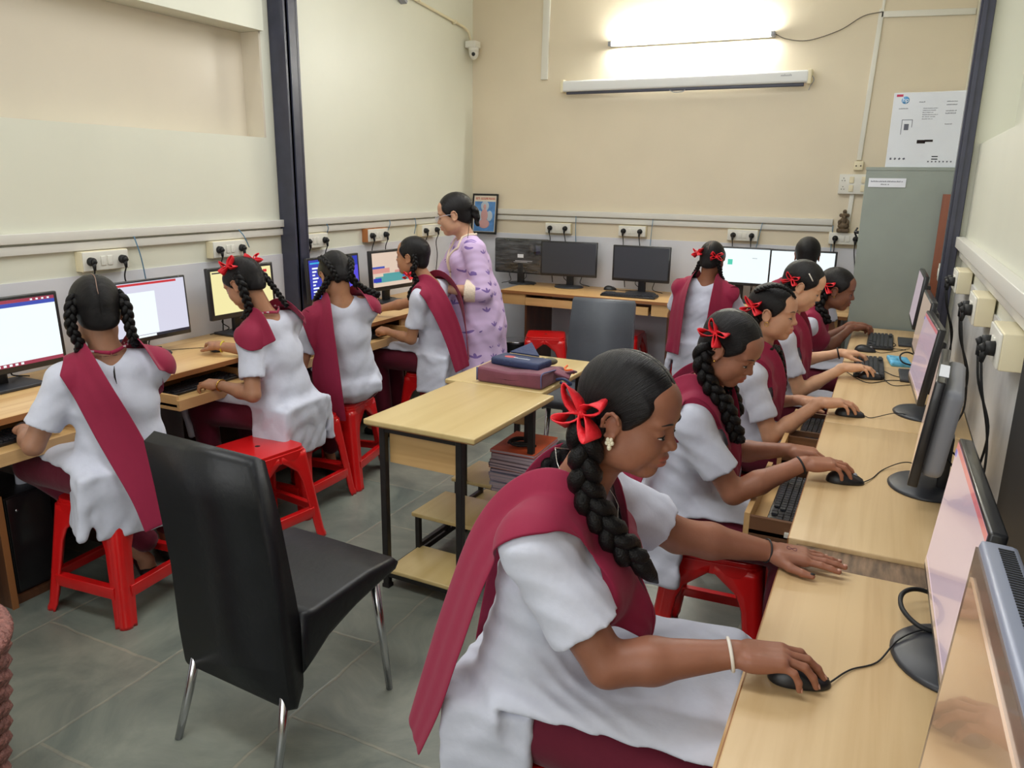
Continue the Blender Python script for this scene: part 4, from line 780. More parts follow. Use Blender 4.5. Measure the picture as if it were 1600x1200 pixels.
def nets(ops, h, lo=None, hi=None, disp=None, n=18, relax=2):
    """surface nets over bricks; returns vertices and quads"""
    us = [p for o, p, k in ops if o == 'u']
    L = np.min([p.lo for p in us], 0)-3*h-0.01; H = np.max([p.hi for p in us], 0)+3*h+0.01
    if lo is not None: L = np.maximum(L, lo); H = np.minimum(H, hi)
    i0 = np.floor(L/h).astype(int); i1 = np.ceil(H/h).astype(int); nb = np.ceil((i1-i0)/n).astype(int); dim = nb*n+2
    o3 = np.stack(np.meshgrid(*[np.arange(n+1)]*3, indexing='ij'), -1).reshape(-1, 3)
    cells, vpos, E = [], [], []
    corner = [(a, b, c) for a in (0, 1) for b in (0, 1) for c in (0, 1)]
    edges = [(i, j) for i in range(8) for j in range(i+1, 8) if sum(abs(corner[i][t]-corner[j][t]) for t in range(3)) == 1]
    def key(i): return (i[:, 0]*dim[1]+i[:, 1])*dim[2]+i[:, 2]
    for bx in range(nb[0]):
        for by in range(nb[1]):
            for bz in range(nb[2]):
                b0 = np.array([bx, by, bz])*n; w0 = (i0+b0)*h; w1 = w0+n*h
                if not any(np.all(p.hi+k+h > w0) and np.all(p.lo-k-h < w1) for o, p, k in ops if o == 'u'): continue
                if True:   # coarse test at the centre and corners
                    rad = n*h*0.87; t = evalops(ops, ((w0+w1)/2)[None], None, (w0, w1, h))[0]
                    if t > rad*1.6 and t < 0.9: continue
                D = evalops(ops, (i0+b0+o3)*h, disp, (w0, w1, h)).reshape(n+1, n+1, n+1)
                if D.min() > 0 or D.max() < 0: continue
                S = D < 0
                cnt = np.zeros((n, n, n), int); C = {}
                for ci, (a, b, c) in enumerate(corner): C[ci] = D[a:n+a, b:n+b, c:n+c]; cnt += S[a:n+a, b:n+b, c:n+c]
                act = np.argwhere((cnt > 0) & (cnt < 8))
                if len(act) == 0: continue
                vals = np.stack([C[ci][act[:, 0], act[:, 1], act[:, 2]] for ci in range(8)], 1)
                acc = np.zeros((len(act), 3)); num = np.zeros(len(act))
                for i, j in edges:
                    a, b = vals[:, i], vals[:, j]; cr = (a < 0) != (b < 0); t = np.where(cr, a/np.where(cr, a-b, 1), 0)
                    pi, pj = np.array(corner[i], float), np.array(corner[j], float)
                    acc += np.where(cr[:, None], pi+t[:, None]*(pj-pi), 0); num += cr
                cells.append(key(b0+act)); vpos.append((i0+b0+act+acc/num[:, None])*h)
                for ax_ in range(3):
                    s0 = S[:n, :n, :n]; s1 = [S[1:, :n, :n], S[:n, 1:, :n], S[:n, :n, 1:]][ax_]
                    e = np.argwhere(s0 != s1)
                    if len(e): E.append((ax_, b0+e, s0[e[:, 0], e[:, 1], e[:, 2]]))
    if not cells: return np.zeros((0, 3)), np.zeros((0, 4), int)
    K = np.concatenate(cells); P = np.concatenate(vpos); o = np.argsort(K); K = K[o]; P = P[o]; Q = []
    for ax_, e, sg in E:
        u = np.zeros(3, int); v = np.zeros(3, int); u[(ax_+1) % 3] = 1; v[(ax_+2) % 3] = 1
        ids = []; ok = np.ones(len(e), bool)
        for c in (e-u-v, e-v, e, e-u):
            ok &= (c >= 0).all(1); kk = key(c); ix = np.clip(np.searchsorted(K, kk), 0, len(K)-1); ok &= K[ix] == kk; ids.append(ix)
        q = np.stack(ids, 1); q[~sg] = q[~sg][:, ::-1]; Q.append(q[ok])
    Q = np.concatenate(Q)
    for _ in range(relax):
        s = np.zeros_like(P); c = np.zeros(len(P))
        for a, b in ((0, 1), (1, 2), (2, 3), (3, 0)):
            for x, y in ((a, b), (b, a)): np.add.at(s, Q[:, x], P[Q[:, y]]); np.add.at(c, Q[:, x], 1)
        m = c > 0; P[m] = P[m]*0.5+0.5*s[m]/c[m][:, None]
    return P, Q
def meshobj(name, P, Q, mats, parent=None, org=(0, 0, 0), mi=None, tris=None):
    me = bpy.data.meshes.new(name); P = P-np.asarray(org, float)
    me.vertices.add(len(P)); me.vertices.foreach_set('co', P.astype(np.float32).ravel())
    me.loops.add(len(Q)*4); me.loops.foreach_set('vertex_index', Q.astype(np.int32).ravel())
    me.polygons.add(len(Q)); me.polygons.foreach_set('loop_start', np.arange(len(Q), dtype=np.int32)*4)
    me.polygons.foreach_set('loop_total', np.full(len(Q), 4, dtype=np.int32))
    me.polygons.foreach_set('use_smooth', np.ones(len(Q), bool))
    for m in mats: me.materials.append(m)
    if mi is not None: me.polygons.foreach_set('material_index', mi.astype(np.int32))
    me.update(calc_edges=True); me.validate()
    o = bpy.data.objects.new(name, me); COL.objects.link(o)
    if parent is not None: o.parent = parent
    return o
def sdf_obj(name, ops, h, mats, parent, org, disp=None, fine=(), paint=None, relax=2):
    """fine = [(lo, hi, h)] boxes meshed more finely; all pieces end up in one mesh"""
    allP, allQ, off = [], [], 0
    P, Q = nets(ops, h, disp=disp, relax=relax)
    if fine:
        cen = P[Q].mean(1); keep = np.ones(len(Q), bool)
        for lo, hi, hf in fine: keep &= ~((cen > lo+0.6*h) & (cen < hi-0.6*h)).all(1)
        Q = Q[keep]
    allP.append(P); allQ.append(Q); off = len(P)
    for lo, hi, hf in fine:
        P2, Q2 = nets(ops, hf, lo, hi, disp=disp, relax=relax)
        if len(Q2): allP.append(P2); allQ.append(Q2+off); off += len(P2)
    P = np.concatenate(allP); Q = np.concatenate(allQ)
    us, inv = np.unique(Q, return_inverse=True); P = P[us]; Q = inv.reshape(-1, 4)
    mi = paint(P[Q].mean(1)) if paint is not None else None
    return meshobj(name, P, Q, mats, parent, org, mi)
def push_out(P, fields, d, it=4):
    """moves points out of the listed fields until they are d away"""
    P = P.copy()
    for _ in range(it):
        for ops, disp, extra in fields:
            s = evalops(ops, P, disp); m = s < d+extra
            if m.any(): g = grad(ops, P[m], disp, 0.004); P[m] += g*(d+extra-s[m])[:, None]
    return P
def ribbon_obj(name, G, m, parent, org, thick=0.003, sub=0):
    """G: (rows, cols, 3) grid of points -> cloth strip with thickness"""
    r, c = G.shape[:2]; idx = np.arange(r*c).reshape(r, c)
    Q = np.stack([idx[:-1, :-1], idx[:-1, 1:], idx[1:, 1:], idx[1:, :-1]], -1).reshape(-1, 4)
    o = meshobj(name, G.reshape(-1, 3), Q, [m], parent, org)
    md = o.modifiers.new('thickness', 'SOLIDIFY'); md.thickness = thick; md.offset = 0
    if sub: md = o.modifiers.new('sub', 'SUBSURF'); md.levels = sub; md.render_levels = sub
    return o
def march(ops, P, D, n=60, disp=None):
    """sphere-trace from points P along D onto the surface"""
    P = np.array(P, float); D = unit(D)
    for _ in range(n):
        s = evalops(ops, P, disp); P = P+D*np.clip(s, -0.01, 0.02)[:, None]*0.8
    return P
# ================================================================ people
def skin_mat(name, c):
    m = mat(name, c, 0.48, sss=0.12, noise=0.07, nscale=26, bump=0.05, bscale=220, spec=0.4); return m
def cloth_mat(name, c, rough=0.8, bump=0.1, sheen=0.15):
    return mat(name, c, rough, bump=bump*2.2, bscale=26, sheen=sheen, spec=0.25, noise=0.02, nscale=60)
M_HAIR = mat('black_hair', srgb(15, 13, 14), 0.42, bump=0.35, bscale=260, spec=0.22, noise=0.3, nscale=90)
M_BRAID = M_HAIR
def hair_strand_mat():
    m = bpy.data.materials.new('combed_black_hair'); m.use_nodes = True; Nn = m.node_tree.nodes; L = m.node_tree.links; b = Nn['Principled BSDF']
    at_ = Nn.new('ShaderNodeAttribute'); at_.attribute_name = 'strand'; mp = Nn.new('ShaderNodeMapping'); mp.inputs['Scale'].default_value = (55, 2.2, 1); L.new(at_.outputs['Vector'], mp.inputs[0])
    n = Nn.new('ShaderNodeTexNoise'); n.inputs['Scale'].default_value = 1.0; n.inputs['Detail'].default_value = 5; n.inputs['Roughness'].default_value = .7; L.new(mp.outputs[0], n.inputs['Vector'])
    r = Nn.new('ShaderNodeValToRGB'); r.color_ramp.elements[0].position = .35; r.color_ramp.elements[1].position = .75; r.color_ramp.elements[0].color = (*srgb(6, 5, 6), 1); r.color_ramp.elements[1].color = (*srgb(34, 30, 31), 1)
    L.new(n.outputs['Fac'], r.inputs[0]); L.new(r.outputs[0], b.inputs['Base Color'])
    bp = Nn.new('ShaderNodeBump'); bp.inputs['Strength'].default_value = .8; bp.inputs['Distance'].default_value = .004; L.new(n.outputs['Fac'], bp.inputs['Height']); L.new(bp.outputs[0], b.inputs['Normal'])
    b.inputs['Roughness'].default_value = .36; b.inputs['Specular IOR Level'].default_value = .24; return m
M_HAIRC = hair_strand_mat()
M_KURTA = cloth_mat('white_uniform', srgb(202, 205, 220)); M_MAROON = cloth_mat('maroon_sash', srgb(140, 30, 62), 0.7, 0.05, 0.1); M_PANTS = cloth_mat('maroon_trousers', srgb(96, 20, 42), 0.8)
M_RIB = mat('red_ribbon', srgb(222, 30, 44), 0.55, bump=0.3, bscale=60); M_EYEW = mat('eye_white', srgb(210, 200, 195), 0.25); M_IRIS = mat('iris', srgb(30, 18, 14), 0.15); M_LASH = mat('lash', srgb(18, 14, 14), 0.6)
M_GOLD = mat('gold', srgb(212, 170, 84), 0.25, metal=1.0); M_BAND = mat('black_band', srgb(24, 22, 26), 0.6); M_SHOE = mat('black_shoe', srgb(26, 22, 22), 0.5); M_WBAND = mat('white_band', srgb(226, 218, 206), 0.6); M_LANW = mat('lanyard_print', srgb(225, 210, 218), 0.7)
M_BOARD = mat('parting_skin', srgb(150, 122, 108), 0.7)
def rot_axis(ax_, a):
    ax_ = unit(ax_); K = np.array([[0, -ax_[2], ax_[1]], [ax_[2], 0, -ax_[0]], [-ax_[1], ax_[0], 0]]); return np.eye(3)+math.sin(a)*K+(1-math.cos(a))*(K @ K)
def head_frame(yaw, pitch, roll=0.0):
    """rows forward, left, up for a head turned to yaw (deg, 0 = +X), nodded down by pitch, tilted to its left by roll"""
    y, p, r = map(math.radians, (yaw, pitch, roll)); F = V(math.cos(y), math.sin(y), 0); L = V(-math.sin(y), math.cos(y), 0); U = V(0, 0, 1)
    F2 = F*math.cos(p)-U*math.sin(p); U2 = U*math.cos(p)+F*math.sin(p); return np.array([F2, L*math.cos(r)-U2*math.sin(r), U2*math.cos(r)+L*math.sin(r)])
def head_ops(C, A, s=1.0, detail=True, cheek=1.0):
    g = lambda x, y, z: C+s*(V(x, y, z) @ A)
    e = lambda c, r: ell(g(*c), [v*s for v in r], A)
    o = [('u', e((-.012, 0, .034), (.092, .073, .086)), 0.02), ('u', e((.028, 0, -.028), (.060, .056*cheek, .080)), 0.03), ('u', e((.062, 0, -.088), (.024, .026, .020)), 0.022),
         ('u', e((.02, .040*cheek, -.062), (.042, .020, .026)), 0.025), ('u', e((.02, -.040*cheek, -.062), (.042, .020, .026)), 0.025),
         ('u', e((.052, .033*cheek, -.028), (.030, .026, .030)), 0.02), ('u', e((.052, -.033*cheek, -.028), (.030, .026, .030)), 0.02),
         ('u', e((.070, .027, .024), (.018, .026, .010)), 0.014), ('u', e((.070, -.027, .024), (.018, .026, .010)), 0.014)]
    if detail:
        o += [('s', e((.097, .031, .004), (.016, .019, .014)), 0.012), ('s', e((.097, -.031, .004), (.016, .019, .014)), 0.012),
              ('u', e((.070, .031, .004), (.0155, .0165, .0130)), 0.003), ('u', e((.070, -.031, .004), (.0155, .0165, .0130)), 0.003)]
    o += [('u', cone(g(.078, 0, .014), g(.098, 0, -.020), .0065*s, .0085*s), 0.012), ('u', e((.0975, 0, -.0235), (.0115, .0110, .0095)), 0.007), ('u', e((.046, 0, .052), (.040, .052, .038)), 0.025)]
    if detail:
        o += [('u', e((.090, .0135, -.027), (.010, .0075, .0078)), 0.005), ('u', e((.090, -.0135, -.027), (.011, .0075, .008)), 0.005),
              ('s', e((.096, .0075, -.0350), (.005, .004, .004)), 0.003), ('s', e((.096, -.0075, -.0350), (.005, .004, .004)), 0.003),
              ('u', e((.080, 0, -.056), (.016, .027, .018)), 0.012),
              ('u', e((.0915, 0, -.0512), (.0090, .0205, .0065)), 0.004), ('u', e((.0895, 0, -.0640), (.0098, .0175, .0080)), 0.004), ('s', e((.103, 0, -.0572), (.010, .028, .0018)), 0.003)]
    for sg in (1, -1):   # ears: rim, lobe and bowl
        ec = V(-.004, sg*.072, -.004)
        o.append(('u', ell(g(*ec), [.0165*s, .0075*s, .026*s], A), 0.005))
        pts = []
        for k in range(9):
            a = math.radians(-70+k*37); pts.append(g(ec[0]-.004+.0145*math.cos(a+1.6)*1.0-0.003*math.sin(a), ec[1]+sg*(.007+.004*math.cos(a+.5)), ec[2]+.026*math.sin(a+1.6)))
        for a, b in zip(pts[:-1], pts[1:]): o.append(('u', cone(a, b, .0038*s, .0038*s), 0.003))
        o.append(('u', e((.000, sg*.076, -.030), (.0075, .0045, .009)), 0.004)); o.append(('s', e((-.001, sg*.0835, -.005), (.0075, .005, .011)), 0.003))
    return o
def hair_ops(C, A, s=1.0, vol=1.0, bun=None):
    g = lambda x, y, z: C+s*(V(x, y, z) @ A)
    fp = plane(V(.100, 0, -.078) @ A, g(.084, 0, .070)); lp = plane(V(.055, 0, -.095) @ A, g(.010, 0, -.022))
    big = (C-.3, C+.3)
    o = [('u', ell(g(-.017, 0, .036), [.1025*s*vol, .0815*s*vol, .0925*s*vol], A), 0.0), ('u', ell(g(-.052, 0, -.026), [.054*s, .063*s, .054*s], A), 0.02)]
    for sg in (1, -1): o.append(('u', ell(g(.028, sg*.064, .028), [.032*s, .014*s, .042*s], A), 0.012))
    for pl in (fp, lp): o.append(('s', Prim('fn', ((lambda P, pl=pl: pl[1]-P @ pl[0]), big[0], big[1])), 0.014*s))
    for sg in (1, -1): o.append(('s', ell(g(-.001, sg*.084, -.006), [.018*s, .016*s, .028*s], A), 0.008))
    return o
def hair_disp(C, A, s, amp=0.0011, gather=(-.060, .060, -.040)):
    def f(P):
        q = ((P-C) @ A.T)/s; y = np.abs(q[:, 1]); th = np.arctan2(q[:, 2]-gather[2], q[:, 0]-gather[0]); ph = np.arctan2(y, q[:, 2]+0.12)
        groove = np.exp(-(q[:, 1]/.0022)**2)*(q[:, 2] > -0.02)*0.0022
        return s*(amp*.35*np.sin(th*46+5*np.sin(ph*7))*0.6+groove)
    return f
HAND_POSES = {'mouse': ([12, 34, 20], [10, 32, 18], [14, 36, 20], [22, 40, 22], (0.62, 0.66, -0.34)), 'flat': ([2, 6, 5], [0, 6, 5], [2, 6, 5], [5, 8, 6], (0.70, 0.70, -0.1)),
              'type': ([24, 38, 24], [18, 40, 26], [24, 42, 26], [30, 42, 24], (0.70, 0.60, -0.35)), 'fist': ([62, 82, 50], [66, 84, 50], [68, 84, 50], [70, 80, 46], (0.75, 0.35, -0.55)),
              'relax': ([20, 28, 16], [26, 32, 20], [32, 36, 22], [38, 38, 24], (0.78, 0.52, -0.30))}
def hand_ops(W, x, up, sgn, pose, s=1.0, dy=0.0):
    A = frame(up, x); A = np.array([A[0], A[1], A[2]]); z = A[2]; X = A[0]; Y = np.cross(z, X)*sgn; B = np.array([X, Y, z])
    g = lambda a, b, c: W+s*(V(a, b, c) @ B)
    cur = HAND_POSES[pose]
    o = [('u', cone(g(-.015, 0, 0), g(.018, 0, -.001), .0235*s, .026*s, B, (1, 1.0, .72)), 0.012),
         ('u', rbox(g(.048, .001, 0), [.026*s, .024*s, .003*s], .0105*s, B), 0.014), ('u', ell(g(.030, .022, -.006), [.030*s, .015*s, .015*s], B), 0.012), ('u', ell(g(.032, -.022, -.005), [.032*s, .013*s, .014*s], B), 0.010)]
    tips = []
    for fi, (bx, by, Lf, rad, sp) in enumerate(((.080, .0275, .070, .0086, 7), (.085, .0092, .078, .0088, 1), (.081, -.0092, .072, .0084, -6), (.070, -.0262, .056, .0074, -14))):
        a = math.radians(sp); D = V(math.cos(a), math.sin(a), 0); p = V(bx, by, .001); tot = 0
        o.append(('u', cone(g(.040, by*0.8, .002), g(*p), .009*s, rad*1.04*s), 0.008))
        for j, (fr, c) in enumerate(zip((.44, .31, .25), cur[fi])):
            tot += math.radians(c); d = V(D[0]*math.cos(tot), D[1]*math.cos(tot), -math.sin(tot)); q = p+d*Lf*fr
            o.append(('u', cone(g(*p), g(*q), rad*s*(1-.10*j), rad*s*(.90-.10*j)), 0.0035)); p = q
        tips.append((g(*p), d @ B, rad*s*.72))
    t = unit(cur[4]); p0 = V(.018, .024, -.006); p1 = p0+t*.036; t2 = unit(V(t[0]*1.1+.12, t[1]*.55, t[2]*0.8)); p2 = p1+t2*.030; p3 = p2+unit(V(t2[0]+.1, t2[1]*.6, t2[2]))*.022
    o += [('u', cone(g(*p0), g(*p1), .0135*s, .0105*s), 0.010), ('u', cone(g(*p1), g(*p2), .0102*s, .0088*s), 0.004), ('u', cone(g(*p2), g(*p3), .0090*s, .0068*s), 0.003)]
    tips.append((g(*p3), unit(p3-p2) @ B, .0068*s))
    return o, tips, B
def ik(S, T, l1, l2, pole):
    d = T-S; L = np.linalg.norm(d); 
    if L > (l1+l2)*0.995: k = L/(l1+l2)/0.995; l1 *= k; l2 *= k
    n = d/L; a = (l1*l1-l2*l2+L*L)/(2*L); h = math.sqrt(max(l1*l1-a*a, 0)); p = np.asarray(pole, float); p = unit(p-n*np.dot(p, n)); return S+n*a+p*h
def braid_mesh(mb, pts, r0, r1, n=9):
    P = [np.array(p) for p in smooth_path(pts, 10)]; P = np.array(P); seg = np.linalg.norm(np.diff(P, axis=0), axis=1); S = np.concatenate([[0], np.cumsum(seg)]); L = S[-1]; m = int(L/0.0035)
    t = np.linspace(0, L, m); Q = np.stack([np.interp(t, S, P[:, k]) for k in range(3)], 1); T = np.gradient(Q, axis=0); T /= np.linalg.norm(T, axis=1, keepdims=True)
    side = np.zeros_like(T); u = unit(np.cross(T[0], V(.3, .5, .8)))
    for i in range(m): u = unit(u-T[i]*np.dot(u, T[i])); side[i] = u
    return Q, T, side, t, L
def braid_obj(pts, r0, r1, parent, org, flat=None, name='braid'):
    """three strands woven round each other; flat = direction the braid's face looks at"""
    mb = MB(); Q, T, side, t, L = braid_mesh(mb, pts, r0, r1); m = len(Q)
    fl = None if flat is None else np.array(flat, float)
    for k in range(3):
        ph = TAU*k/3; out = []; R = []
        for i in range(m):
            f = side[i] if fl is None else unit(fl-T[i]*np.dot(fl, T[i])); sd = np.cross(T[i], f); r = r0+(r1-r0)*t[i]/L; a = TAU*t[i]/(r0*4.6)+ph
            out.append(Q[i]+sd*r*0.62*math.sin(a)+f*r*0.40*math.sin(2*a)); R.append(r*0.60*(1.0 if i < m-3 else 0.6))
        mb.tube(out, R, 8)
    mb.bm.transform(Matrix.Translation([-v for v in org])); o = mb.build(name, M_HAIR, parent); return o
def bow_obj(c, nrm, up, size, parent, org, seed=0, m=None):
    """four looped ribbon petals round a knot"""
    rr = random.Random(seed); A = frame(nrm, np.cross(up, nrm)); X, Yv, Zv = A[0], A[1], A[2]; mb = MB()
    for k, ang in enumerate((38, 150, 215, 325)):
        a = math.radians(ang+rr.uniform(-12, 12)); D = X*math.cos(a)+Yv*math.sin(a); S = np.cross(Zv, D); Ls = size*rr.uniform(.85, 1.15); W = size*rr.uniform(.15, .24); bm = mb.bm; rows = []
        for j in range(15):
            t = j/14; th = t*TAU; along = Ls*0.5*(1-math.cos(th)); off = W*math.sin(th)*0.8; hz = 0.2*size*math.sin(th*0.5)+0.15*size
            wd = size*0.32*(0.30+0.70*math.sin(th*0.5)); cpt = c+D*along+S*off+Zv*hz
            wdir = unit(Zv*0.85+S*0.5*math.cos(th)); rows.append([bm.verts.new(cpt+wdir*wd*q) for q in (-1, 0, 1)])
        for r1_, r2_ in zip(rows, rows[1:]):
            for q in range(2): f = bm.faces.new((r1_[q], r1_[q+1], r2_[q+1], r2_[q])); f.smooth = True
    mb.sph(tuple(c+Zv*size*0.15), size*0.15, n=10)
    mb.bm.transform(Matrix.Translation([-v for v in org])); o = mb.build('hair_ribbon', m or M_RIB, parent); md = o.modifiers.new('thickness', 'SOLIDIFY'); md.thickness = 0.0022*max(1, size/0.05); md.offset = 0; return o
def person(lab, heading, P, N, HC_, hy, hp, hr=0.0, sk=None, seed=1, girth=1.0, arm=1.0, q=1.0, hs=1.0, hands=None, feet=None, dup_=None, braids=None, bows=(), stand=False, cheekw=1.0, bust=1.0, nl=1.0, syo=1.0, slit=.045, drape=1.0, kurta=None, sash=True, lan=False,
           kn=None, sleeve=0.72, shy=0.0, eyes=True, hairv=1.0, flaps=(1, 1), ua=0.255, fa=0.235, shw=0.150, group=None, loose=None, noeye=False, dkw=1.0, fwd=1.0, kneez=0.53, thl=0.40, spread=0.085, fold=0.0026, parting=False):
    P, N, HC_ = V(*P), V(*N), V(*HC_); a = math.radians(heading); f = V(math.cos(a), math.sin(a), 0); l = V(-math.sin(a), math.cos(a), 0); u = V(0, 0, 1)
    org = V(P[0], P[1], 0); root = empty('person', tuple(org), 0, lab, 'person', group)
    sp = unit(N-P); TF = frame(sp, f); tx, ty, tz = TF; Lt = np.linalg.norm(N-P); G = girth
    as_ = math.radians(shy); sx_, sy_ = tx*math.cos(as_)+ty*math.sin(as_), ty*math.cos(as_)-tx*math.sin(as_)
    km = kurta or M_KURTA; at = lambda t: P+tz*Lt*t
    hd = head_frame(hy, hp, hr); g = lambda x, y, z: HC_+hs*(V(x, y, z) @ hd)
    Sh = {sg: N-tz*0.062+sy_*sg*shw*.97 for sg in (1, -1)}
    skin = []; K = []
    # ---- hands and arms
    tipsall = []; Wd = {}
    for sg in (1, -1):
        hd_ = hands.get(sg) if hands else None
        if hd_ is None: W = Sh[sg]-u*0.44+f*0.05; hd_ = dict(W=W, x=-u+f*0.3, up=ty*sg, pose='relax')
        W = V(*hd_['W']); Wd[sg] = (W, hd_); pole = V(*hd_.get('pole', tuple(-u*1.0-f*0.35+l*sg*0.35)))
        E = ik(Sh[sg], W, ua, fa, pole); Wd[sg] += (E,)
        skin += [('u', cone(Sh[sg], E, .044*arm, .036*arm), 0.02), ('u', cone(E, E+(W-E)*0.35, .036*arm, .036*arm), 0.01), ('u', cone(E+(W-E)*0.35, W, .036*arm, .0215*arm**0.5), 0.015)]
        ho, tips, B = hand_ops(W, V(*hd_['x']), V(*hd_['up']), -sg, hd_['pose'], hd_.get('s', 0.96)); skin += ho; tipsall.append((sg, W, tips, B)); Wd[sg] += (B,)
        # sleeve, hollow at the hem
        end = Sh[sg]+(E-Sh[sg])*sleeve if sleeve <= 1 else E+(W-E)*(sleeve-1); dr = unit(end-Sh[sg]) if sleeve <= 1 else unit(W-E)
        if sleeve <= 1:
            K += [('u', cone(Sh[sg]-tz*.004, Sh[sg]+(end-Sh[sg])*1.12, .0505*arm*1.02, .061*arm*1.04, planes=[plane(dr, end)]), 0.04)]
        else:
            K += [('u', cone(Sh[sg]-tz*.004, E, .064*arm, .056*arm), 0.03), ('u', cone(E, end+(W-E)*0.2, .050*arm, .056*arm, planes=[plane(dr, end)]), 0.02)]
        Wd[sg] += (end, dr)
    # ---- torso cloth
    R = lambda c0, c1, r0, r1, sy, k=0.04: ('u', cone(c0, c1, r0*G, r1*G, TF, (1, sy, 1)), k)
    K = [R(P-tz*0.0, at(.25), .110, .104, 1.36), R(at(.22), at(.62), .102, .100, 1.34), R(at(.60), at(.84), .098, .070, 1.42), ('u', cone(N-tz*.055-ty*.07, N-tz*.055+ty*.07, .052, .052), 0.05)] + K
    for sg in (1, -1): K += [('u', cone(N-tz*.040+sy_*sg*.05, Sh[sg], .046, .050), 0.05), ('u', ell(at(.68)+tx*.062*G*bust+ty*sg*.055, [.045*G*bust, .055*bust, .055*bust], TF), 0.05)]
    for sg in (1, -1):   # hollow the hems
        end, dr = Wd[sg][4], Wd[sg][5]; K += [('s', cone(end-dr*.004, end+dr*.05, .044*arm, .046*arm), 0.003)]
    K += [('s', ell(N+tz*.046+tx*(.034-.02*(nl-1)), [.070*nl, .076*nl, .062*nl], TF), 0.010)]
    skin += [('u', cone(N-tz*.03, HC_+hs*(V(-.022, 0, -.045) @ hd), .052*arm**.5, .046*arm**.5), 0.035), ('u', cone(N-tz*.030-sy_*.10, N-tz*.030+sy_*.10, .036, .036), 0.06),
             ('u', cone(P, at(.30), .075, .07, TF, (1, 1.3, 1)), .03), ('u', cone(at(.3), N-tz*.09, .07, .065, TF, (1, 1.35, 1)), 0.05)]
    pants = []; Kn = {}; An = {}
    if not stand:
        for sg in (1, -1):
            H = P+l*sg*.085-u*0.0; H[2] = P[2]; kd = (kn or {}).get(sg, f); kd = unit(V(kd[0], kd[1], 0)); k_ = H+kd*thl+l*sg*(spread-.085); k_[2] = kneez; Kn[sg] = k_
            an = V(*((feet or {}).get(sg, tuple(k_-f*.04+u*0)))); an[2] = 0.075; An[sg] = an
            pants += [('u', cone(H-u*.01, k_-u*.012, .084*G, .066), 0.03), ('u', cone(k_-u*.012, an+u*.09, .062, .050), 0.02)]
            skin += [('u', cone(k_-u*.02, an, .045, .028), 0.02), ('u', cone(an-u*.035, an+f*.12-u*.045, .030, .026, frame(u, f), (1, 1.1, .8)), 0.02)]
            if flaps[0]:
                zc = max(P[2], kneez)+0.018
                K += [('u', cone(H+u*.006, k_+u*.004, .094*G, .075, planes=[plane(-u, V(0, 0, zc))]), 0.045)]
        pants = [('u', ell(P-u*.01, [.105*G, .15*G, .088], frame(u, f)), 0.02)] + pants; skin += [('u', cone(P+l*.06, P-l*.06, .07, .07), 0.03)]
        if flaps[0]:
            mid = (Kn[1]+Kn[-1])/2; Lc = np.linalg.norm(mid-P)+.03; zt_ = max(P[2], kneez)+slit
            cut = rbox(V(P[0], P[1], zt_-.15)+unit(V(mid[0]-P[0], mid[1]-P[1], 0))*(Lc/2-.015), [Lc/2, .34, .15], .001, frame(u, mid-P)); c = (P+mid)/2; hw = np.linalg.norm(Kn[1]-Kn[-1])/2+.045
            K += [('u', rbox(c+u*.042, [np.linalg.norm(mid-P)/2+.02, hw*.75, .018], .022, frame(u, mid-P)), 0.05),
                  ('s', cut, .010), ('u', rbox(mid+f*.062-u*.055, [.006, hw+.005, .075], .012, frame(u+f*.28, f-u*.28)), 0.03)]
        if flaps[1]:
            K += [('u', rbox(P-f*(.108*G)-u*.075*flaps[1], [.006, .125*G, .10*flaps[1]+.02], .014, frame(u-f*.10, f)), 0.05), ('u', ell(P-u*.012, [.125*G, .168*G, .075], frame(u, f), planes=[plane(f, P-f*.01)]), 0.03)]
            if flaps[1] >= 1: K += [('u', rbox(P-f*.030+l*sg*.170*G-u*.075*drape, [.088, .005, .085*drape+.02], .013, frame(u-l*sg*.12, f)), 0.035) for sg in (1, -1)]
    else:
        for sg in (1, -1):
            an = V(*(feet or {}).get(sg, tuple(P+l*sg*.09))); an[2] = .08; An[sg] = an
            skin += [('u', cone(P+l*sg*.09-u*.1, an, .07, .034), 0.03), ('u', cone(an-u*.04, an+f*.14-u*.05, .032, .027), 0.02)]; pants += [('u', cone(P+l*sg*.09-u*.05, an+u*.03, .095, .062), 0.03)]
        FR = frame(u, f); K += [('u', cone(P+u*.02, P-u*.14, .135*G, .160*G, FR, (1, 1.28, 1)), 0.06), ('u', cone(P-u*.10, V(P[0], P[1], .34), .150*G, .190*G, FR, (1, 1.22, 1), planes=[plane(-u, V(0, 0, .30))]), 0.05)]
    rs = np.random.RandomState(seed); ph = rs.uniform(0, 6, 8); d1 = unit(tz*0.9+ty*.5*rs.uniform(-1, 1)); d2 = unit(ty+tx*.6); d3 = unit(tz*.6-tx+ty*rs.uniform(-.5, .5)); d4 = unit(l+u*.3); 
    def kd_(Pn):
        qn = Pn-P; v1, v2, v3, v4 = qn @ d1, qn @ d2, qn @ d3, qn @ d4; F_ = fold
        w = 0.55+0.45*np.sin(9*v2+ph[4]+4*v1)
        s_ = np.sin(62*v1+3.6*np.sin(17*v2+ph[0])+ph[1]); s2 = np.sin(85*v3+3.0*np.sin(19*v4+ph[2])+ph[3])
        low = Pn[:, 2] < P[2]+.02; s3 = np.sin(80*v4+2*np.sin(21*qn[:, 2]+ph[5]))*(0.25+0.75/(1+np.exp(np.clip((Pn[:, 2]-P[2]-.03)*60, -30, 30))))
        return F_*w*(np.abs(s_)**1.6*0.9)+F_*0.8*s2*(1-w)+F_*0.9*s3
    hk = .0085*q; hb = .0085*q
    parts = {}
    fine = [(HC_-V(.135, .135, .145)*hs, HC_+V(.135, .135, .135)*hs, .0044*q)]
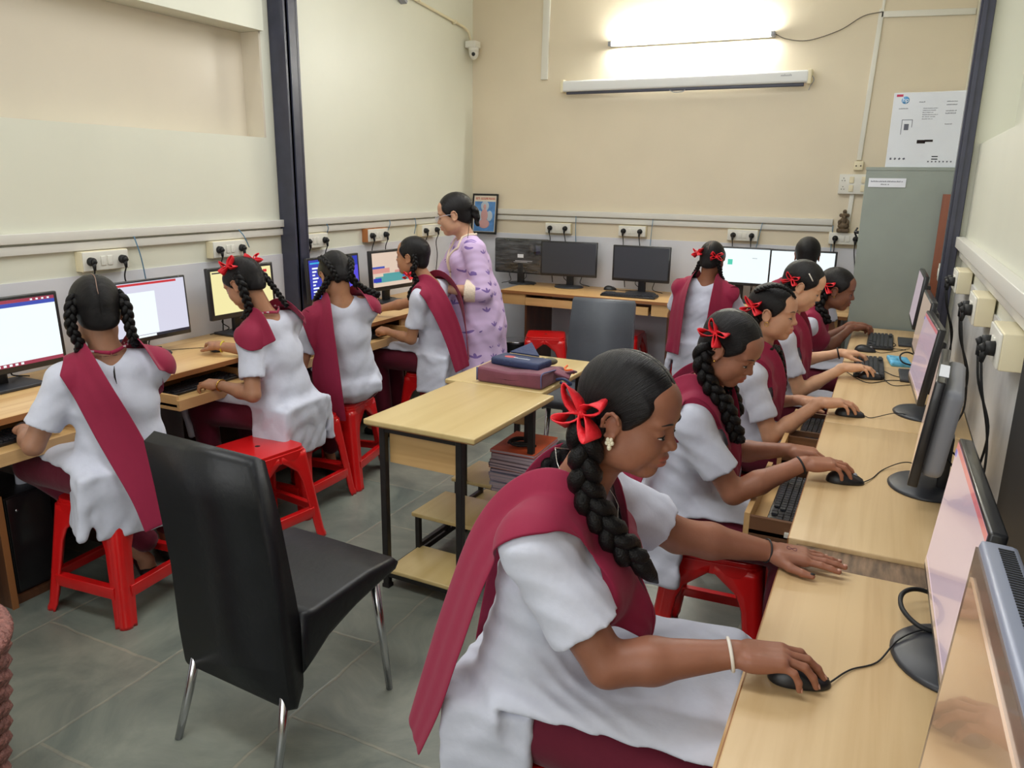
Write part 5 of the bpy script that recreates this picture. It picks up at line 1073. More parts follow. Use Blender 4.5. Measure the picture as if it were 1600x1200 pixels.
    for sg, W, tips, B in tipsall: 
        c = W+V(.085, 0, 0) @ B; fine.append((c-.125, c+.125, .0032*q))
    # merge overlapping hand boxes
    hb_ = fine[1:]; 
    if len(hb_) == 2 and np.all(hb_[0][0] < hb_[1][1]) and np.all(hb_[1][0] < hb_[0][1]): fine = [fine[0], (np.minimum(hb_[0][0], hb_[1][0]), np.maximum(hb_[0][1], hb_[1][1]), .0032*q)]
    if np.all(fine[0][0] < fine[1][1]) and np.all(fine[1][0] < fine[0][1]):
        pass
    skin += head_ops(HC_, hd, hs, cheek=cheekw)
    lipc = [ell(g(.0925, 0, -.0515), [.0105*hs, .023*hs, .0068*hs], hd), ell(g(.0905, 0, -.0635), [.0110*hs, .020*hs, .0080*hs], hd)]
    def paint(Cn):
        m = np.zeros(len(Cn), int); near = ((Cn-HC_)**2).sum(1) < .02
        if near.any(): m[np.where(near)[0]] = np.where(np.minimum(lipc[0].ev(Cn[near]), lipc[1].ev(Cn[near])) < 0.0, 1, 0)
        return m
    sc = sk; ms = skin_mat(f'skin_{seed}', sc); ml = mat(f'lips_{seed}', (sc[0]*1.08, sc[1]*.66, sc[2]*.72), 0.4)
    body = sdf_obj('body', skin, hb, [ms, ml], root, org, fine=fine, paint=paint)
    ko = sdf_obj('kurta', K, hk, [km], root, org, disp=kd_); kf = (K, kd_, 0.0)
    po = sdf_obj('trousers', pants, .011*q, [M_PANTS if not stand else mat('lilac_trousers', srgb(150, 128, 168), .8)], root, org)
    # neckline slit at the back and shoes
    for sg in (1, -1):
        an = An[sg]; FA = frame(u, f)
        sdf_obj('shoe', [('u', cone(an-u*.048-f*.02, an+f*.125-u*.052, .034, .032, FA, (1, 1.1, .75), planes=[plane(-u, V(0, 0, .003))]), 0), ('s', ell(an+f*.01+u*.0, [.055, .026, .04], FA), .006)], .006, [M_SHOE], root, org, relax=1)
    # ---- hair
    hp_ = hair_ops(HC_, hd, hs, hairv); hf = (hp_, None, 0.0)
    ho = sdf_obj('hair', hp_, .0040*q, [M_HAIRC], root, org, disp=hair_disp(HC_, hd, hs))
    me = ho.data; co = np.empty(len(me.vertices)*3, np.float32); me.vertices.foreach_get('co', co); qv = ((co.reshape(-1, 3)+org-HC_) @ hd.T)/hs
    av = np.stack([np.arctan2(qv[:, 2]+.045, qv[:, 0]+.065), np.sqrt((qv[:, 2]+.045)**2+(qv[:, 0]+.065)**2)*12, np.sign(qv[:, 1])*3.0], 1).astype(np.float32)
    at_ = me.attributes.new('strand', 'FLOAT_VECTOR', 'POINT'); at_.data.foreach_set('vector', av.ravel())
    # ---- eyes, brows
    if eyes:
        for sg in (1, -1):
            b = MB(); c = g(.0792, sg*.031, -.0040); Rm = Matrix([list(r) for r in hd.T]).to_4x4()
            t = MB(); t.sph((0, 0, 0), (.0074*hs, .0105*hs, .0024*hs), n=14); t.bm.transform(Matrix.Translation(c-org) @ Rm); t.build('eye', M_EYEW, root)
            t = MB(); t.sph((0, 0, 0), (.0034*hs, .0066*hs, .0030*hs), n=12); t.bm.transform(Matrix.Translation(g(.0855, sg*.0315, -.0042)-org) @ Rm); t.build('iris', M_IRIS, root)
            ys = np.linspace(.0185, .0445, 9); st = np.array([g(.12, sg*y, .0012-.55*(abs(y-.031)/.0135)**2*.006) for y in ys]); sf = march(skin, st, -hd[0]); b.tube([tuple(p+hd[0]*.0006*hs-org) for p in sf], [.0006*hs]+[.0011*hs]*7+[.0006*hs], 6); b.build('eyelashes', M_LASH, root)
            b = MB(); ys = np.linspace(.012, .050, 9); st = np.array([g(.12, sg*y, .0255+.005*math.sin((y-.012)/.038*2.6)-.002) for y in ys]); sf = march(skin, st, -hd[0]); b.tube([tuple(p-org) for p in sf], [.0012*hs, .0019*hs, .0021*hs, .0021*hs, .002*hs, .0018*hs, .0015*hs, .0011*hs, .0006*hs], 6); b.build('eyebrow', M_LASH, root)
    fields = [kf, (skin, None, .004), (pants, None, .01)]
    # ---- sash: two strips from back hem over each shoulder to the chest
    if sash:
        dd = {1: None, -1: None}; base_front = [(.060, .092, -.050, .150), (.112, .062, -.135, .125), (.145*fwd, .026, -.212, .075), (.155*fwd, .008, -.262, .030)]
        for sg in (1, -1):
            bk = (dup_ or {}).get(sg, [(-.13, .12, -.50, .13), (-.125, .12, -.30, .13), (-.10, .115, -.10, .13)])
            row = [(x, sg*y, z, wd) for x, y, z, wd in bk]+([(-.020, sg*.112*syo, .010, .155*dkw)] if len(bk) > 1 else [(-.01, sg*.12, .018, .135*dkw)])+[(x, sg*y, z, wd) for x, y, z, wd in base_front]
            cp = [N+tx*x+ty*y+tz*z for x, y, z, wd in row]; wd = [r[3] for r in row]; Pn = np.array(smooth_path(cp, 9)); Wn = np.interp(np.linspace(0, len(wd)-1, len(Pn)), range(len(wd)), wd)
            T = np.gradient(Pn, axis=0); T /= np.linalg.norm(T, axis=1, keepdims=True); ax_c = P+np.outer((Pn-P) @ tz, tz); out = Pn-ax_c; out[:, :] += tz*0.06*(1/(1+np.exp(-((Pn-N) @ tz+.085)*60)))[:, None]; out /= np.linalg.norm(out, axis=1, keepdims=True)
            S = np.cross(T, out); S /= np.linalg.norm(S, axis=1, keepdims=True)
            for _ in range(14): S[1:-1] = .5*S[1:-1]+.25*(S[:-2]+S[2:])
            S /= np.linalg.norm(S, axis=1, keepdims=True); nc = 13; G3 = np.zeros((len(Pn), nc, 3))
            for j in range(nc):
                t = j/(nc-1)-.5; G3[:, j] = Pn+S*(Wn*t)[:, None]+out*(0.0012*math.sin(j*1.4+seed)+.003)
            sh = G3.shape; flat = push_out(G3.reshape(-1, 3), fields, .0105, 9); G3 = flat.reshape(sh)
            for _ in range(4): G3[1:-1] = G3[1:-1]*.5+.25*(G3[:-2]+G3[2:])
            G3 = push_out(G3.reshape(-1, 3), fields, .0112, 7).reshape(sh)
            ribbon_obj('sash', G3, M_MAROON, root, org, .004, sub=1)
        if dup_ and dup_.get('badge'): pass
    sashx = .006
    # ---- braids and ribbons
    for bi, br in enumerate(braids or []):
        pts = np.array([g(*p) if k < br.get('nh', 2) else N+tx*p[0]+ty*p[1]+tz*p[2] for k, p in enumerate(br['p'])]); r = br.get('r', .020)
        pts = np.array(smooth_path(pts, 5)); nn = len(pts); keep = pts[:4].copy(); pts = push_out(pts, [(K, None, sashx if sash else 0), (skin, None, 0)], r*.95, 6); pts[:3] = keep[:3]
        o = braid_obj([tuple(p) for p in pts[::3]]+[tuple(pts[-1])], r, br.get('r1', r*.7), root, org, flat=br.get('flat'))
        if br.get('tuft'):
            e, d = pts[-1], unit(pts[-1]-pts[-4]); t = MB(); t.tube([tuple(e-org-d*.01), tuple(e-org+d*.02), tuple(e-org+d*.05), tuple(e-org+d*.075)], [r*.55, r*.75, r*.5, .002], 10); t.build('braid_tuft', M_HAIR, root)
        if br.get('tie') is not None: bow_obj(pts[br['tie']]+hd[0]*0, unit(V(*br.get('tn', (0, -1, 0)))), u, br.get('ts', .04), root, org, seed+bi)
    for k, (p, n_, sz) in enumerate(bows): bow_obj(g(*p), V(*n_) @ hd, V(0, 0, 1) @ hd, sz, root, org, seed*3+k)
    if parting:
        b = MB(); xs = np.linspace(-.10, .07, 14); st = []
        for x in xs: st.append(g(x*1.0, 0, .16-0.4*(x+.02)**2) if x > -.09 else g(x, 0, .14))
        dd = -hd[2]*0.9+hd[0]*0.45; sf = march(hp_, np.array([g(-.155+.0*t, 0.004*math.sin(t*3), .0) if False else g(-.018+.15*math.cos(t), .003*math.sin(6*t), .038+.14*math.sin(t)) for t in np.linspace(.6, 2.9, 20)]), V(0, 0, 0)+0, 0) if False else None
        pts = []
        for t in np.linspace(.75, 3.0, 22): c0 = g(-.018, 0, .038); d_ = (V(math.cos(t), .02*math.sin(5*t), math.sin(t)) @ hd); pts.append(march(hp_, (c0+d_*.16)[None], -d_, 40)[0])
        b.tube([tuple(p-org) for p in pts], .0013*hs, 6); b.build('hair_parting', M_BOARD, root)
    if lan:
        pts = [N+tx*x+ty*y+tz*z for x, y, z in ((-.055, 0, .03), (-.03, .055, .035), (.03, .06, .0), (.085, .04, -.10), (.12, .012, -.22), (.13, .0, -.30))]; out = []
        for sg in (1, -1):
            pp = np.array(smooth_path([N+tx*x+ty*y*sg+tz*z for x, y, z in ((-.058, 0, .02), (-.03, .052, .03), (.03, .062, .005), (.085, .045, -.09), (.125, .015, -.21), (.135, .004, -.29))], 8)); T = np.gradient(pp, axis=0); T /= np.linalg.norm(T, axis=1, keepdims=True); o_ = pp-(P+np.outer((pp-P) @ tz, tz)); o_ /= np.linalg.norm(o_, axis=1, keepdims=True); S = np.cross(T, o_); S /= np.linalg.norm(S, axis=1, keepdims=True)
            G3 = np.stack([pp-S*.007, pp, pp+S*.007], 1); sh = G3.shape; G3 = push_out(G3.reshape(-1, 3), [kf, (skin, None, 0)], .0155, 5).reshape(sh); o = ribbon_obj('lanyard', G3, M_MAROON, root, org, .0015)
            mk = MB(); N3 = np.cross(T, S)
            for i in range(6, len(pp)-3, 3):
                c, t_, s_ = G3[i, 1], T[i], S[i]; n3 = unit(np.cross(G3[i+1, 1]-G3[i-1, 1], G3[i, 2]-G3[i, 0])); n3 = n3*(1 if n3 @ o_[i] > 0 else -1); c = c+n3*.0014-org
                mk.quad(tuple(c-t_*.006-s_*.0035), tuple(c+t_*.006-s_*.0035), tuple(c+t_*.006+s_*.0035), tuple(c-t_*.006+s_*.0035))
            mk.build('lanyard_letters', M_LANW, root)
    # ---- bracelets and small things
    for sg, m_, off, rr_, th in (hands or {}).get('bands', ()):
        W, _, E, B = Wd[sg][:4]; d = unit(W-E); c = W-d*off; A3 = frame(d, B[0] if abs(B[0] @ d) < .9 else B[2]); t = MB(); t.tube([tuple(c+A3[0]*rr_*math.cos(t_)+A3[1]*rr_*math.sin(t_)-org) for t_ in np.linspace(0, TAU, 28, endpoint=False)], th, 8, closed=True); t.build('wristband', m_, root)
    # sleeve hem stitching
    return dict(root=root, org=org, skin=skin, K=K, kd=kd_, g=g, hd=hd, N=N, P=P, T=TF, tips=tipsall, W=Wd, u=u, f=f, l=l, ms=ms, hair=hp_)
def earring(p, sg, m_=None, kind='stud'):
    t = MB(); c = p['g'](.002, sg*.083, -.034)-p['org']
    if kind == 'flower':
        for k in range(5): a = TAU*k/5; d = (V(math.cos(a), 0, math.sin(a)) @ p['hd'])*.0055; t.sph(tuple(c+d), (.0038, .0038, .0045), n=10)
        t.sph(tuple(c), .003, n=10).sph(tuple(c-V(0, 0, .010)), (.0045, .0045, .006), n=10)
    elif kind == 'hoop': t.tube([tuple(c+(V(math.cos(a), 0, math.sin(a)) @ p['hd'])*.008-V(0, 0, .006)) for a in np.linspace(0, TAU, 18, endpoint=False)], .0013, 6, closed=True)
    else: t.sph(tuple(c), .004, n=10)
    t.build('earring', m_ or M_GOLD, p['root'])
U = (0, 0, 1)
DK = srgb(146, 96, 74); MD = srgb(158, 106, 82); LT = srgb(196, 146, 116); FR_ = srgb(216, 168, 134)
PEOPLE = {}
def girl_R1():
    p = person('nearest schoolgirl on the right, big red bow by her ear, hand on the mouse', 3, (-.60, 1.385, .545), (-.515, 1.375, 1.020), (-.402, 1.36, 1.196), -4, 15, 0, sk=DK, seed=11, girth=1.10, arm=1.16, q=.48, hs=.95, cheekw=1.12, bust=1.3, nl=1.15, syo=1.04, slit=.06, drape=1.35,
        hands={-1: dict(W=(-.158, 1.292, .800), x=(.95, .22, -.10), up=(-.05, 0, 1), pose='mouse', s=1.02), 1: dict(W=(-.165, 1.792, .776), x=(.97, .10, -.03), up=(0, 0, 1), pose='flat', s=1.0, pole=(-.3, .5, -1)),
               'bands': [(-1, M_WBAND, .012, .0285, .0035), (1, M_BAND, .012, .0275, .0022)]},
        dup_={-1: [(-.185, .175, -.60, .10), (-.165, .165, -.46, .13), (-.15, .145, -.30, .14), (-.118, .120, -.10, .13)], 1: [(-.13, .13, -.52, .13), (-.125, .12, -.30, .13), (-.10, .115, -.10, .13)]},
        fwd=1.42, braids=[dict(p=[(-.050, -.070, -.022), (-.034, -.080, -.060), (.045, -.085, .045), (.090, -.075, -.005), (.130, -.055, -.065), (.148, -.040, -.095)], nh=2, r=.029, r1=.027, flat=(0.2, -1, .2), tuft=True),
                dict(p=[(-.062, .070, -.020), (-.062, .078, -.060), (-.09, .10, -.01), (-.12, .09, -.10), (-.13, .08, -.17)], nh=2, r=.022, r1=.017, flat=(-.8, -.3, .2), tuft=True)],
        bows=[((-.062, -.088, .002), (-.25, -1, .1), .056)], kn={1: (1, .42), -1: (1, -.05)}, kneez=.54, thl=.42, spread=.11, fold=.0036, shw=.158, shy=-6)
    earring(p, -1, mat('pearl', srgb(230, 222, 196), .25), 'flower'); earring(p, 1)
    t = MB(); pts = [p['N']+p['T'][0]*x+p['T'][1]*y+p['T'][2]*z for x, y, z in ((-.055, .0, .075), (-.02, -.052, .055), (.05, -.05, -.0), (.095, -.02, -.10), (.12, .0, -.20), (.105, .03, -.10), (.05, .055, .0), (-.02, .052, .055))]
    pp = push_out(np.array(smooth_path(pts+[pts[0]], 8)), [(p['K'], p['kd'], .010), (p['skin'], None, 0)], .002, 5); t.tube([tuple(v-p['org']) for v in pp], .0009, 6); t.build('necklace', mat('silver', srgb(210, 206, 200), .25, metal=1.0), p['root'])
    # nail paint on the resting hand and the hand-drawn loop
    sg, W, tips, B = [t for t in p['tips'] if t[0] == 1][0]
    for k, (tp, d, r) in enumerate(tips):
        b = MB(); b.sph((0, 0, 0), (r*1.0, r*.72, r*.35), n=10); A3 = frame(B[2], d); Rm = Matrix([list(c) for c in A3.T]).to_4x4(); b.bm.transform(Matrix.Translation(tp+B[2]*r*.82-d*r*.1-p['org']) @ Rm); b.build('fingernail', M_LASH if k == 4 else mat('nail', srgb(190, 140, 122), .3), p['root'])
    sg, W, tips, B2 = [t for t in p['tips'] if t[0] == -1][0]
    for k, (tp, d, r) in enumerate(tips):
        up_ = unit(B2[2]-d*np.dot(B2[2], d)); b = MB(); b.sph((0, 0, 0), (r*1.0, r*.72, r*.35), n=10); A3 = frame(up_, d); Rm = Matrix([list(c) for c in A3.T]).to_4x4(); b.bm.transform(Matrix.Translation(tp+up_*r*.80-d*r*.1-p['org']) @ Rm); b.build('fingernail', mat('nail', srgb(190, 140, 122), .3), p['root'])
    cc = W*0+[t for t in p['tips'] if t[0] == 1][0][1]+V(.045, 0, .03) @ B
    st = np.array([cc+B[0]*(.011*math.cos(a))+B[1]*(.0075*math.sin(2*a)) for a in np.linspace(0, TAU, 30)]); sf = march(p['skin'], st, -B[2]); b = MB(); b.tube([tuple(v-p['org']) for v in sf], .0009, 5); b.build('ink_drawing', mat('ink_maroon', srgb(90, 30, 50), .6), p['root'])
PEOPLE['R1'] = girl_R1
def girl_R2():
    p = person('second schoolgirl on the right, looking down, red bow above a long thick plait', 2, (-.555, 2.455, .545), (-.478, 2.43, .985), (-.400, 2.385, 1.133), -14, 30, sk=MD, seed=22, girth=1.0, arm=1.0, q=.72, hs=.92,
        hands={-1: dict(W=(-.150, 2.395, .802), x=(.95, .25, -.10), up=(-.05, 0, 1), pose='mouse', s=.98), 1: dict(W=(-.215, 2.60, .770), x=(.9, .05, -.25), up=(0, 0, 1), pose='relax', pole=(-.2, .5, -1)), 'bands': [(-1, M_BAND, .014, .026, .0032)]},
        dup_={-1: [(-.16, .15, -.52, .12), (-.14, .14, -.30, .13), (-.11, .115, -.10, .13)]}, fwd=1.1, lan=True,
        braids=[dict(p=[(-.045, -.074, -.012), (-.030, -.084, -.060), (.045, -.085, .020), (.080, -.070, -.060), (.115, -.045, -.130)], nh=2, r=.025, r1=.024, flat=(.2, -1, .2)), dict(p=[(-.040, .07, -.03), (.0, .085, -.075), (.075, .075, -.010), (.115, .060, -.075)], nh=2, r=.021, r1=.020, flat=(.2, -1, .2))],
        bows=[((-.045, -.078, .042), (-.2, -1, .25), .046)], fold=.0034); earring(p, -1)
PEOPLE['R2'] = girl_R2
def girl_R3():
    p = person('third schoolgirl on the right, chin level, with a gold hoop earring and red bow', 2, (-.515, 3.275, .545), (-.425, 3.235, .965), (-.382, 3.20, 1.130), -8, 8, sk=LT, seed=33, girth=.92, arm=.9, q=.85, hs=.91, kurta=None,
        hands={-1: dict(W=(-.168, 3.16, .800), x=(.97, .18, -.10), up=(-.05, 0, 1), pose='mouse', s=.96), 1: dict(W=(-.255, 3.34, .752), x=(.95, .05, -.15), up=(0, 0, 1), pose='relax', pole=(-.2, .5, -1))}, lan=True, dkw=1.0,
        dup_={-1: [(-.17, .14, -.46, .12), (-.14, .14, -.28, .13), (-.11, .115, -.10, .13)]},
        braids=[dict(p=[(-.06, -.068, -.01), (-.045, -.05, -.07), (-.02, -.04, .03), (.05, .02, .01), (.11, .03, -.10), (.13, .01, -.17)], nh=2, r=.017, r1=.015, flat=(.2, -1, .2))],
        bows=[((-.070, -.066, .015), (-.4, -1, .1), .046)]); earring(p, -1, None, 'hoop')
    t = MB(); st = [p['g'](x, -.02+y, z) for x, y, z in ((-.085, -.03, .08), (-.05, -.045, .105), (0, -.04, .125), (.05, -.02, .115), (.08, .0, .085))]; braid_obj([tuple(v) for v in push_out(np.array(st), [(p['hair'], None, 0)], .002, 5)], .010, .007, p['root'], p['org'], flat=(0, -.3, 1))
PEOPLE['R3'] = girl_R3
def girl_R4():
    p = person('fourth schoolgirl on the right, fair, with a hair clip, black wristband and bright red sash', 2, (-.475, 3.945, .545), (-.392, 3.90, .995), (-.343, 3.87, 1.163), 2, 26, sk=FR_, seed=44, girth=.92, arm=.88, q=1.0, hs=.93,
        hands={-1: dict(W=(-.120, 3.86, .800), x=(.97, .22, -.10), up=(-.05, 0, 1), pose='mouse', s=.95), 1: dict(W=(-.155, 4.20, .800), x=(.93, .30, -.12), up=(0, 0, 1), pose='type', pole=(-.2, .5, -1)), 'bands': [(1, M_BAND, .014, .026, .0040)]},
        dup_={-1: [(-.16, .13, -.44, .12), (-.14, .13, -.28, .13), (-.11, .115, -.10, .13)]}, braids=[dict(p=[(-.06, -.06, -.02), (-.07, -.05, -.08), (-.10, -.05, -.04), (-.13, -.05, -.14)], nh=2, r=.016, r1=.013, flat=(-1, -.3, 0))],
        bows=[((-.060, -.068, .010), (-.4, -1, .1), .040)])
    t = MB(); sf = march(p['hair'], np.array([p['g'](.01+.018*k, -.16, .085-.012*k) for k in (-1, -.5, 0, .5, 1)]), unit(V(0, 1, -.25) @ p['hd'])); t.tube([tuple(v-p['org']) for v in sf], .0028, 6); t.build('hair_clip', M_WBAND, p['root'])
PEOPLE['R4'] = girl_R4
def girl_R5():
    p = person('farthest schoolgirl on the right, leaning in with both hands over the keyboard', 4, (-.52, 4.83, .545), (-.350, 4.81, .915), (-.240, 4.80, 1.045), 0, 14, sk=srgb(134, 88, 68), seed=55, girth=.95, arm=.9, q=1.0, hs=.98,
        hands={-1: dict(W=(-.145, 5.00, .802), x=(.80, .60, .06), up=(-.05, 0, 1), pose='type', s=.98), 1: dict(W=(-.150, 5.12, .800), x=(.90, .40, .0), up=(0, 0, 1), pose='type', pole=(-.2, .5, -1))},
        dup_={-1: [(-.16, .13, -.44, .12), (-.14, .13, -.28, .13), (-.11, .115, -.10, .13)]}, braids=[dict(p=[(-.06, -.064, -.01), (-.055, -.066, -.075), (.0, -.085, .02), (.05, -.075, -.03)], nh=2, r=.024, r1=.022, flat=(0, -1, 0))],
        bows=[((-.062, -.074, .012), (-.4, -1, .1), .050)]); earring(p, -1)
PEOPLE['R5'] = girl_R5
def girl_G5():
    p = person('schoolgirl facing the back wall, both maroon sash ends down her back, two red bows', 88, (-1.085, 5.20, .545), (-1.060, 5.19, .995), (-1.038, 5.20, 1.135), 84, 14, sk=srgb(140, 92, 68), seed=66, girth=1.0, q=1.0, hs=.97, shw=.165,
        hands={1: dict(W=(-1.22, 5.52, .80), x=(.3, .95, -.1), up=(0, 0, 1), pose='type', pole=(-.6, -.5, -1)), -1: dict(W=(-.92, 5.56, .80), x=(-.1, 1, -.1), up=(0, 0, 1), pose='type', pole=(.6, -.5, -1))},
        dkw=1.1, dup_={1: [(-.15, .130, -.48, .15), (-.14, .135, -.28, .17), (-.11, .135, -.10, .185)], -1: [(-.15, .130, -.48, .15), (-.14, .135, -.28, .17), (-.11, .135, -.10, .185)]},
        braids=[dict(p=[(-.06, sg*.062, -.02), (-.045, sg*.075, -.06), (.0, sg*.09, .03), (.05, sg*.085, -.03)], nh=2, r=.014, r1=.012, flat=(0, -1, 0)) for sg in (1, -1)],
        bows=[((-.085, .068, .03), (-1, .7, .1), .046), ((-.095, -.052, .01), (-1, -.5, .1), .046)], parting=True)
PEOPLE['G5'] = girl_G5
def girl_G6():
    person('dark-haired pupil at the corner screen, only the hair showing behind the fourth girl', 88, (-.50, 5.40, .545), (-.485, 5.41, 1.005), (-.475, 5.43, 1.175), 95, 8, sk=MD, seed=77, girth=.95, q=1.25, hs=.97,
        hands={1: dict(W=(-.60, 5.66, .80), x=(.1, 1, -.1), up=(0, 0, 1), pose='type'), -1: dict(W=(-.36, 5.66, .80), x=(-.1, 1, -.1), up=(0, 0, 1), pose='type')})
PEOPLE['G6'] = girl_G6
def girl_G1():
    p = person('schoolgirl nearest the camera on the left, seen from behind with two looped plaits', 152, (-2.475, 1.845, .545), (-2.485, 1.832, .992), (-2.515, 1.828, 1.148), 152, 12, sk=srgb(160, 116, 92), seed=88, girth=1.02, arm=1.0, q=.85, hs=1.03, shw=.155,
        hands={1: dict(W=(-2.83, 1.70, .700), x=(-.15, 1, .05), up=(-.2, 0, 1), pose='type', pole=(.3, -.6, -.8)), -1: dict(W=(-2.84, 2.02, .705), x=(-.8, -.5, -.1), up=(0, 0, 1), pose='type', pole=(.5, .7, -.7)), 'bands': [(1, M_BAND, .012, .026, .002)]},
        dup_={1: [(-.215, -.055, -.60, .13), (-.19, -.03, -.46, .13), (-.14, .035, -.24, .135), (-.105, .085, -.08, .135)], -1: [(-.07, .165, -.075, .13)]},
        braids=[dict(p=[(-.055, sg*.062, .055), (-.070, sg*.084, .010), (-.055, sg*.088, -.055), (-.035, sg*.085, .055), (.0, sg*.09, .02)], nh=3, r=.0185, r1=.0165, flat=(.85, -.5, .1)) for sg in (1, -1)],
        parting=True, lan=True, kn={1: (-.95, .0), -1: (-.85, .5)}, feet={1: (-2.62, 2.0, 0), -1: (-2.68, 2.16, 0)})
    t = MB(); N, T = p['N'], p['T']; pts = push_out(np.array([N+T[0]*-.10+T[1]*y+T[2]*z for y, z in ((0, -.02), (.003, -.04), (.004, -.06), (.001, -.085))]), [(p['K'], p['kd'], 0)], .0005, 5); t.tube([tuple(v-p['org']) for v in pts], [.0008, .003, .003, .0008], 6); t.build('neck_slit', M_LASH, p['root'])
PEOPLE['G1'] = girl_G1
def girl_G2():
    p = person('schoolgirl left of the column in profile with two red bows and a wristwatch', 183, (-2.515, 2.77, .545), (-2.56, 2.722, .992), (-2.635, 2.668, 1.148), 186, 30, sk=srgb(168, 120, 92), seed=99, girth=1.0, arm=.95, q=.9, hs=.94,
        hands={1: dict(W=(-2.715, 2.545, .690), x=(-.95, -.1, -.05), up=(0, -.2, 1), pose='type', pole=(.5, -.3, -1)), -1: dict(W=(-2.965, 2.80, .800), x=(-.85, .45, -.1), up=(0, 0, 1), pose='mouse', pole=(.2, .5, -1)), 'bands': [(1, M_GOLD, .02, .027, .003), (-1, mat('yellow_band', srgb(210, 190, 60), .5), .02, .026, .004)]},
        dup_={1: [(-.075, .150, -.10, .135)], -1: [(-.08, .14, -.06, .13)]},
        braids=[dict(p=[(-.04, .066, .04), (-.052, .082, -.02), (-.030, .080, -.080), (.015, .075, .02), (.035, .08, -.015)], nh=3, r=.0195, r1=.0175, flat=(.3, -1, 0)), dict(p=[(-.06, -.055, .03), (-.09, -.06, -.03), (-.06, -.08, .03)], nh=2, r=.014, r1=.012, flat=(1, 0, 0))],
        bows=[((-.020, .066, .085), (-.2, 1, .6), .048), ((-.085, -.03, .075), (-1, .2, .4), .042)], lan=True, kn={1: (-1, -.18), -1: (-1, .1)})
PEOPLE['G2'] = girl_G2
def girl_G3():
    flap3 = (1, 0)
    p = person('schoolgirl right of the column with her head bent, wide sash hanging on her left', 148, (-2.535, 3.285, .545), (-2.525, 3.215, 1.005), (-2.555, 3.225, 1.135), 150, 34, sk=srgb(170, 122, 92), seed=101, girth=.98, q=1.0, hs=.97, flaps=(1, 0.001),
        hands={1: dict(W=(-2.83, 3.16, .705), x=(-.9, .3, -.05), up=(0, 0, 1), pose='type', pole=(.2, -.6, -1)), -1: dict(W=(-2.84, 3.38, .705), x=(-1, .0, -.05), up=(0, 0, 1), pose='type', pole=(.2, .7, -1))},
        dup_={1: [(-.13, .165, -.58, .17), (-.13, .165, -.35, .17), (-.09, .145, -.10, .16)], -1: [(-.07, .15, -.07, .12)]},
        braids=[dict(p=[(-.05, -.062, -.035), (-.035, -.085, -.07), (.0, -.13, .045), (-.01, -.20, -.01)], nh=2, r=.018, r1=.020, flat=(.8, -.6, 0)), dict(p=[(-.05, .062, -.035), (-.035, .085, -.07), (.03, .11, .03), (.06, .10, -.03)], nh=2, r=.016, r1=.014, flat=(.8, -.6, 0))],
        feet={1: (-2.70, 3.30, 0), -1: (-2.72, 3.52, 0)})
    for k, (x, y, z) in enumerate(((-.088, .035, .05), (-.098, 0, .02), (-.09, -.035, .045), (-.085, .03, -.02), (-.09, -.03, -.025), (-.07, 0, .09))):
        pass
    braid_obj([tuple(v) for v in push_out(np.array([p['g'](*q_) for q_ in ((-.03, .06, .085), (-.08, .06, .04), (-.09, .045, -.02), (-.07, .02, -.06))]), [(p['hair'], None, 0)], .006, 5)], .016, .014, p['root'], p['org'], flat=(.8, -.6, .1)); braid_obj([tuple(v) for v in push_out(np.array([p['g'](*q_) for q_ in ((-.03, -.06, .085), (-.08, -.06, .04), (-.09, -.045, -.02), (-.07, -.02, -.06))]), [(p['hair'], None, 0)], .006, 5)], .016, .014, p['root'], p['org'], flat=(.8, -.6, .1))
PEOPLE['G3'] = girl_G3
def girl_G4():
    p = person('smiling schoolgirl in profile beside the teacher with a red ribbon on her plait', 182, (-2.455, 4.09, .545), (-2.490, 4.045, 1.010), (-2.590, 4.005, 1.168), 187, 0, sk=srgb(176, 126, 94), seed=111, girth=.93, arm=.9, q=1.0, hs=.98,
        hands={1: dict(W=(-2.755, 3.965, .700), x=(-.95, .15, -.05), up=(0, -.3, 1), pose='fist', pole=(.5, -.3, -1)), -1: dict(W=(-2.955, 4.15, .800), x=(-1, .0, -.1), up=(0, 0, 1), pose='mouse', pole=(.2, .5, -1)), 'bands': [(-1, M_BAND, .015, .026, .005)]},
        dup_={1: [(-.19, .07, -.52, .12), (-.165, .09, -.3, .13), (-.115, .12, -.1, .13)], -1: [(-.165, .07, -.50, .11), (-.155, .09, -.30, .12), (-.115, .12, -.10, .13)]}, braids=[dict(p=[(-.045, .068, .02), (-.060, .078, -.04), (-.035, .08, -.085), (.03, .085, .01), (.05, .10, -.08)], nh=3, r=.016, r1=.014, flat=(.3, -1, 0))],
        bows=[((-.02, .092, -.105), (.3, 1, 0), .034)])
PEOPLE['G4'] = girl_G4
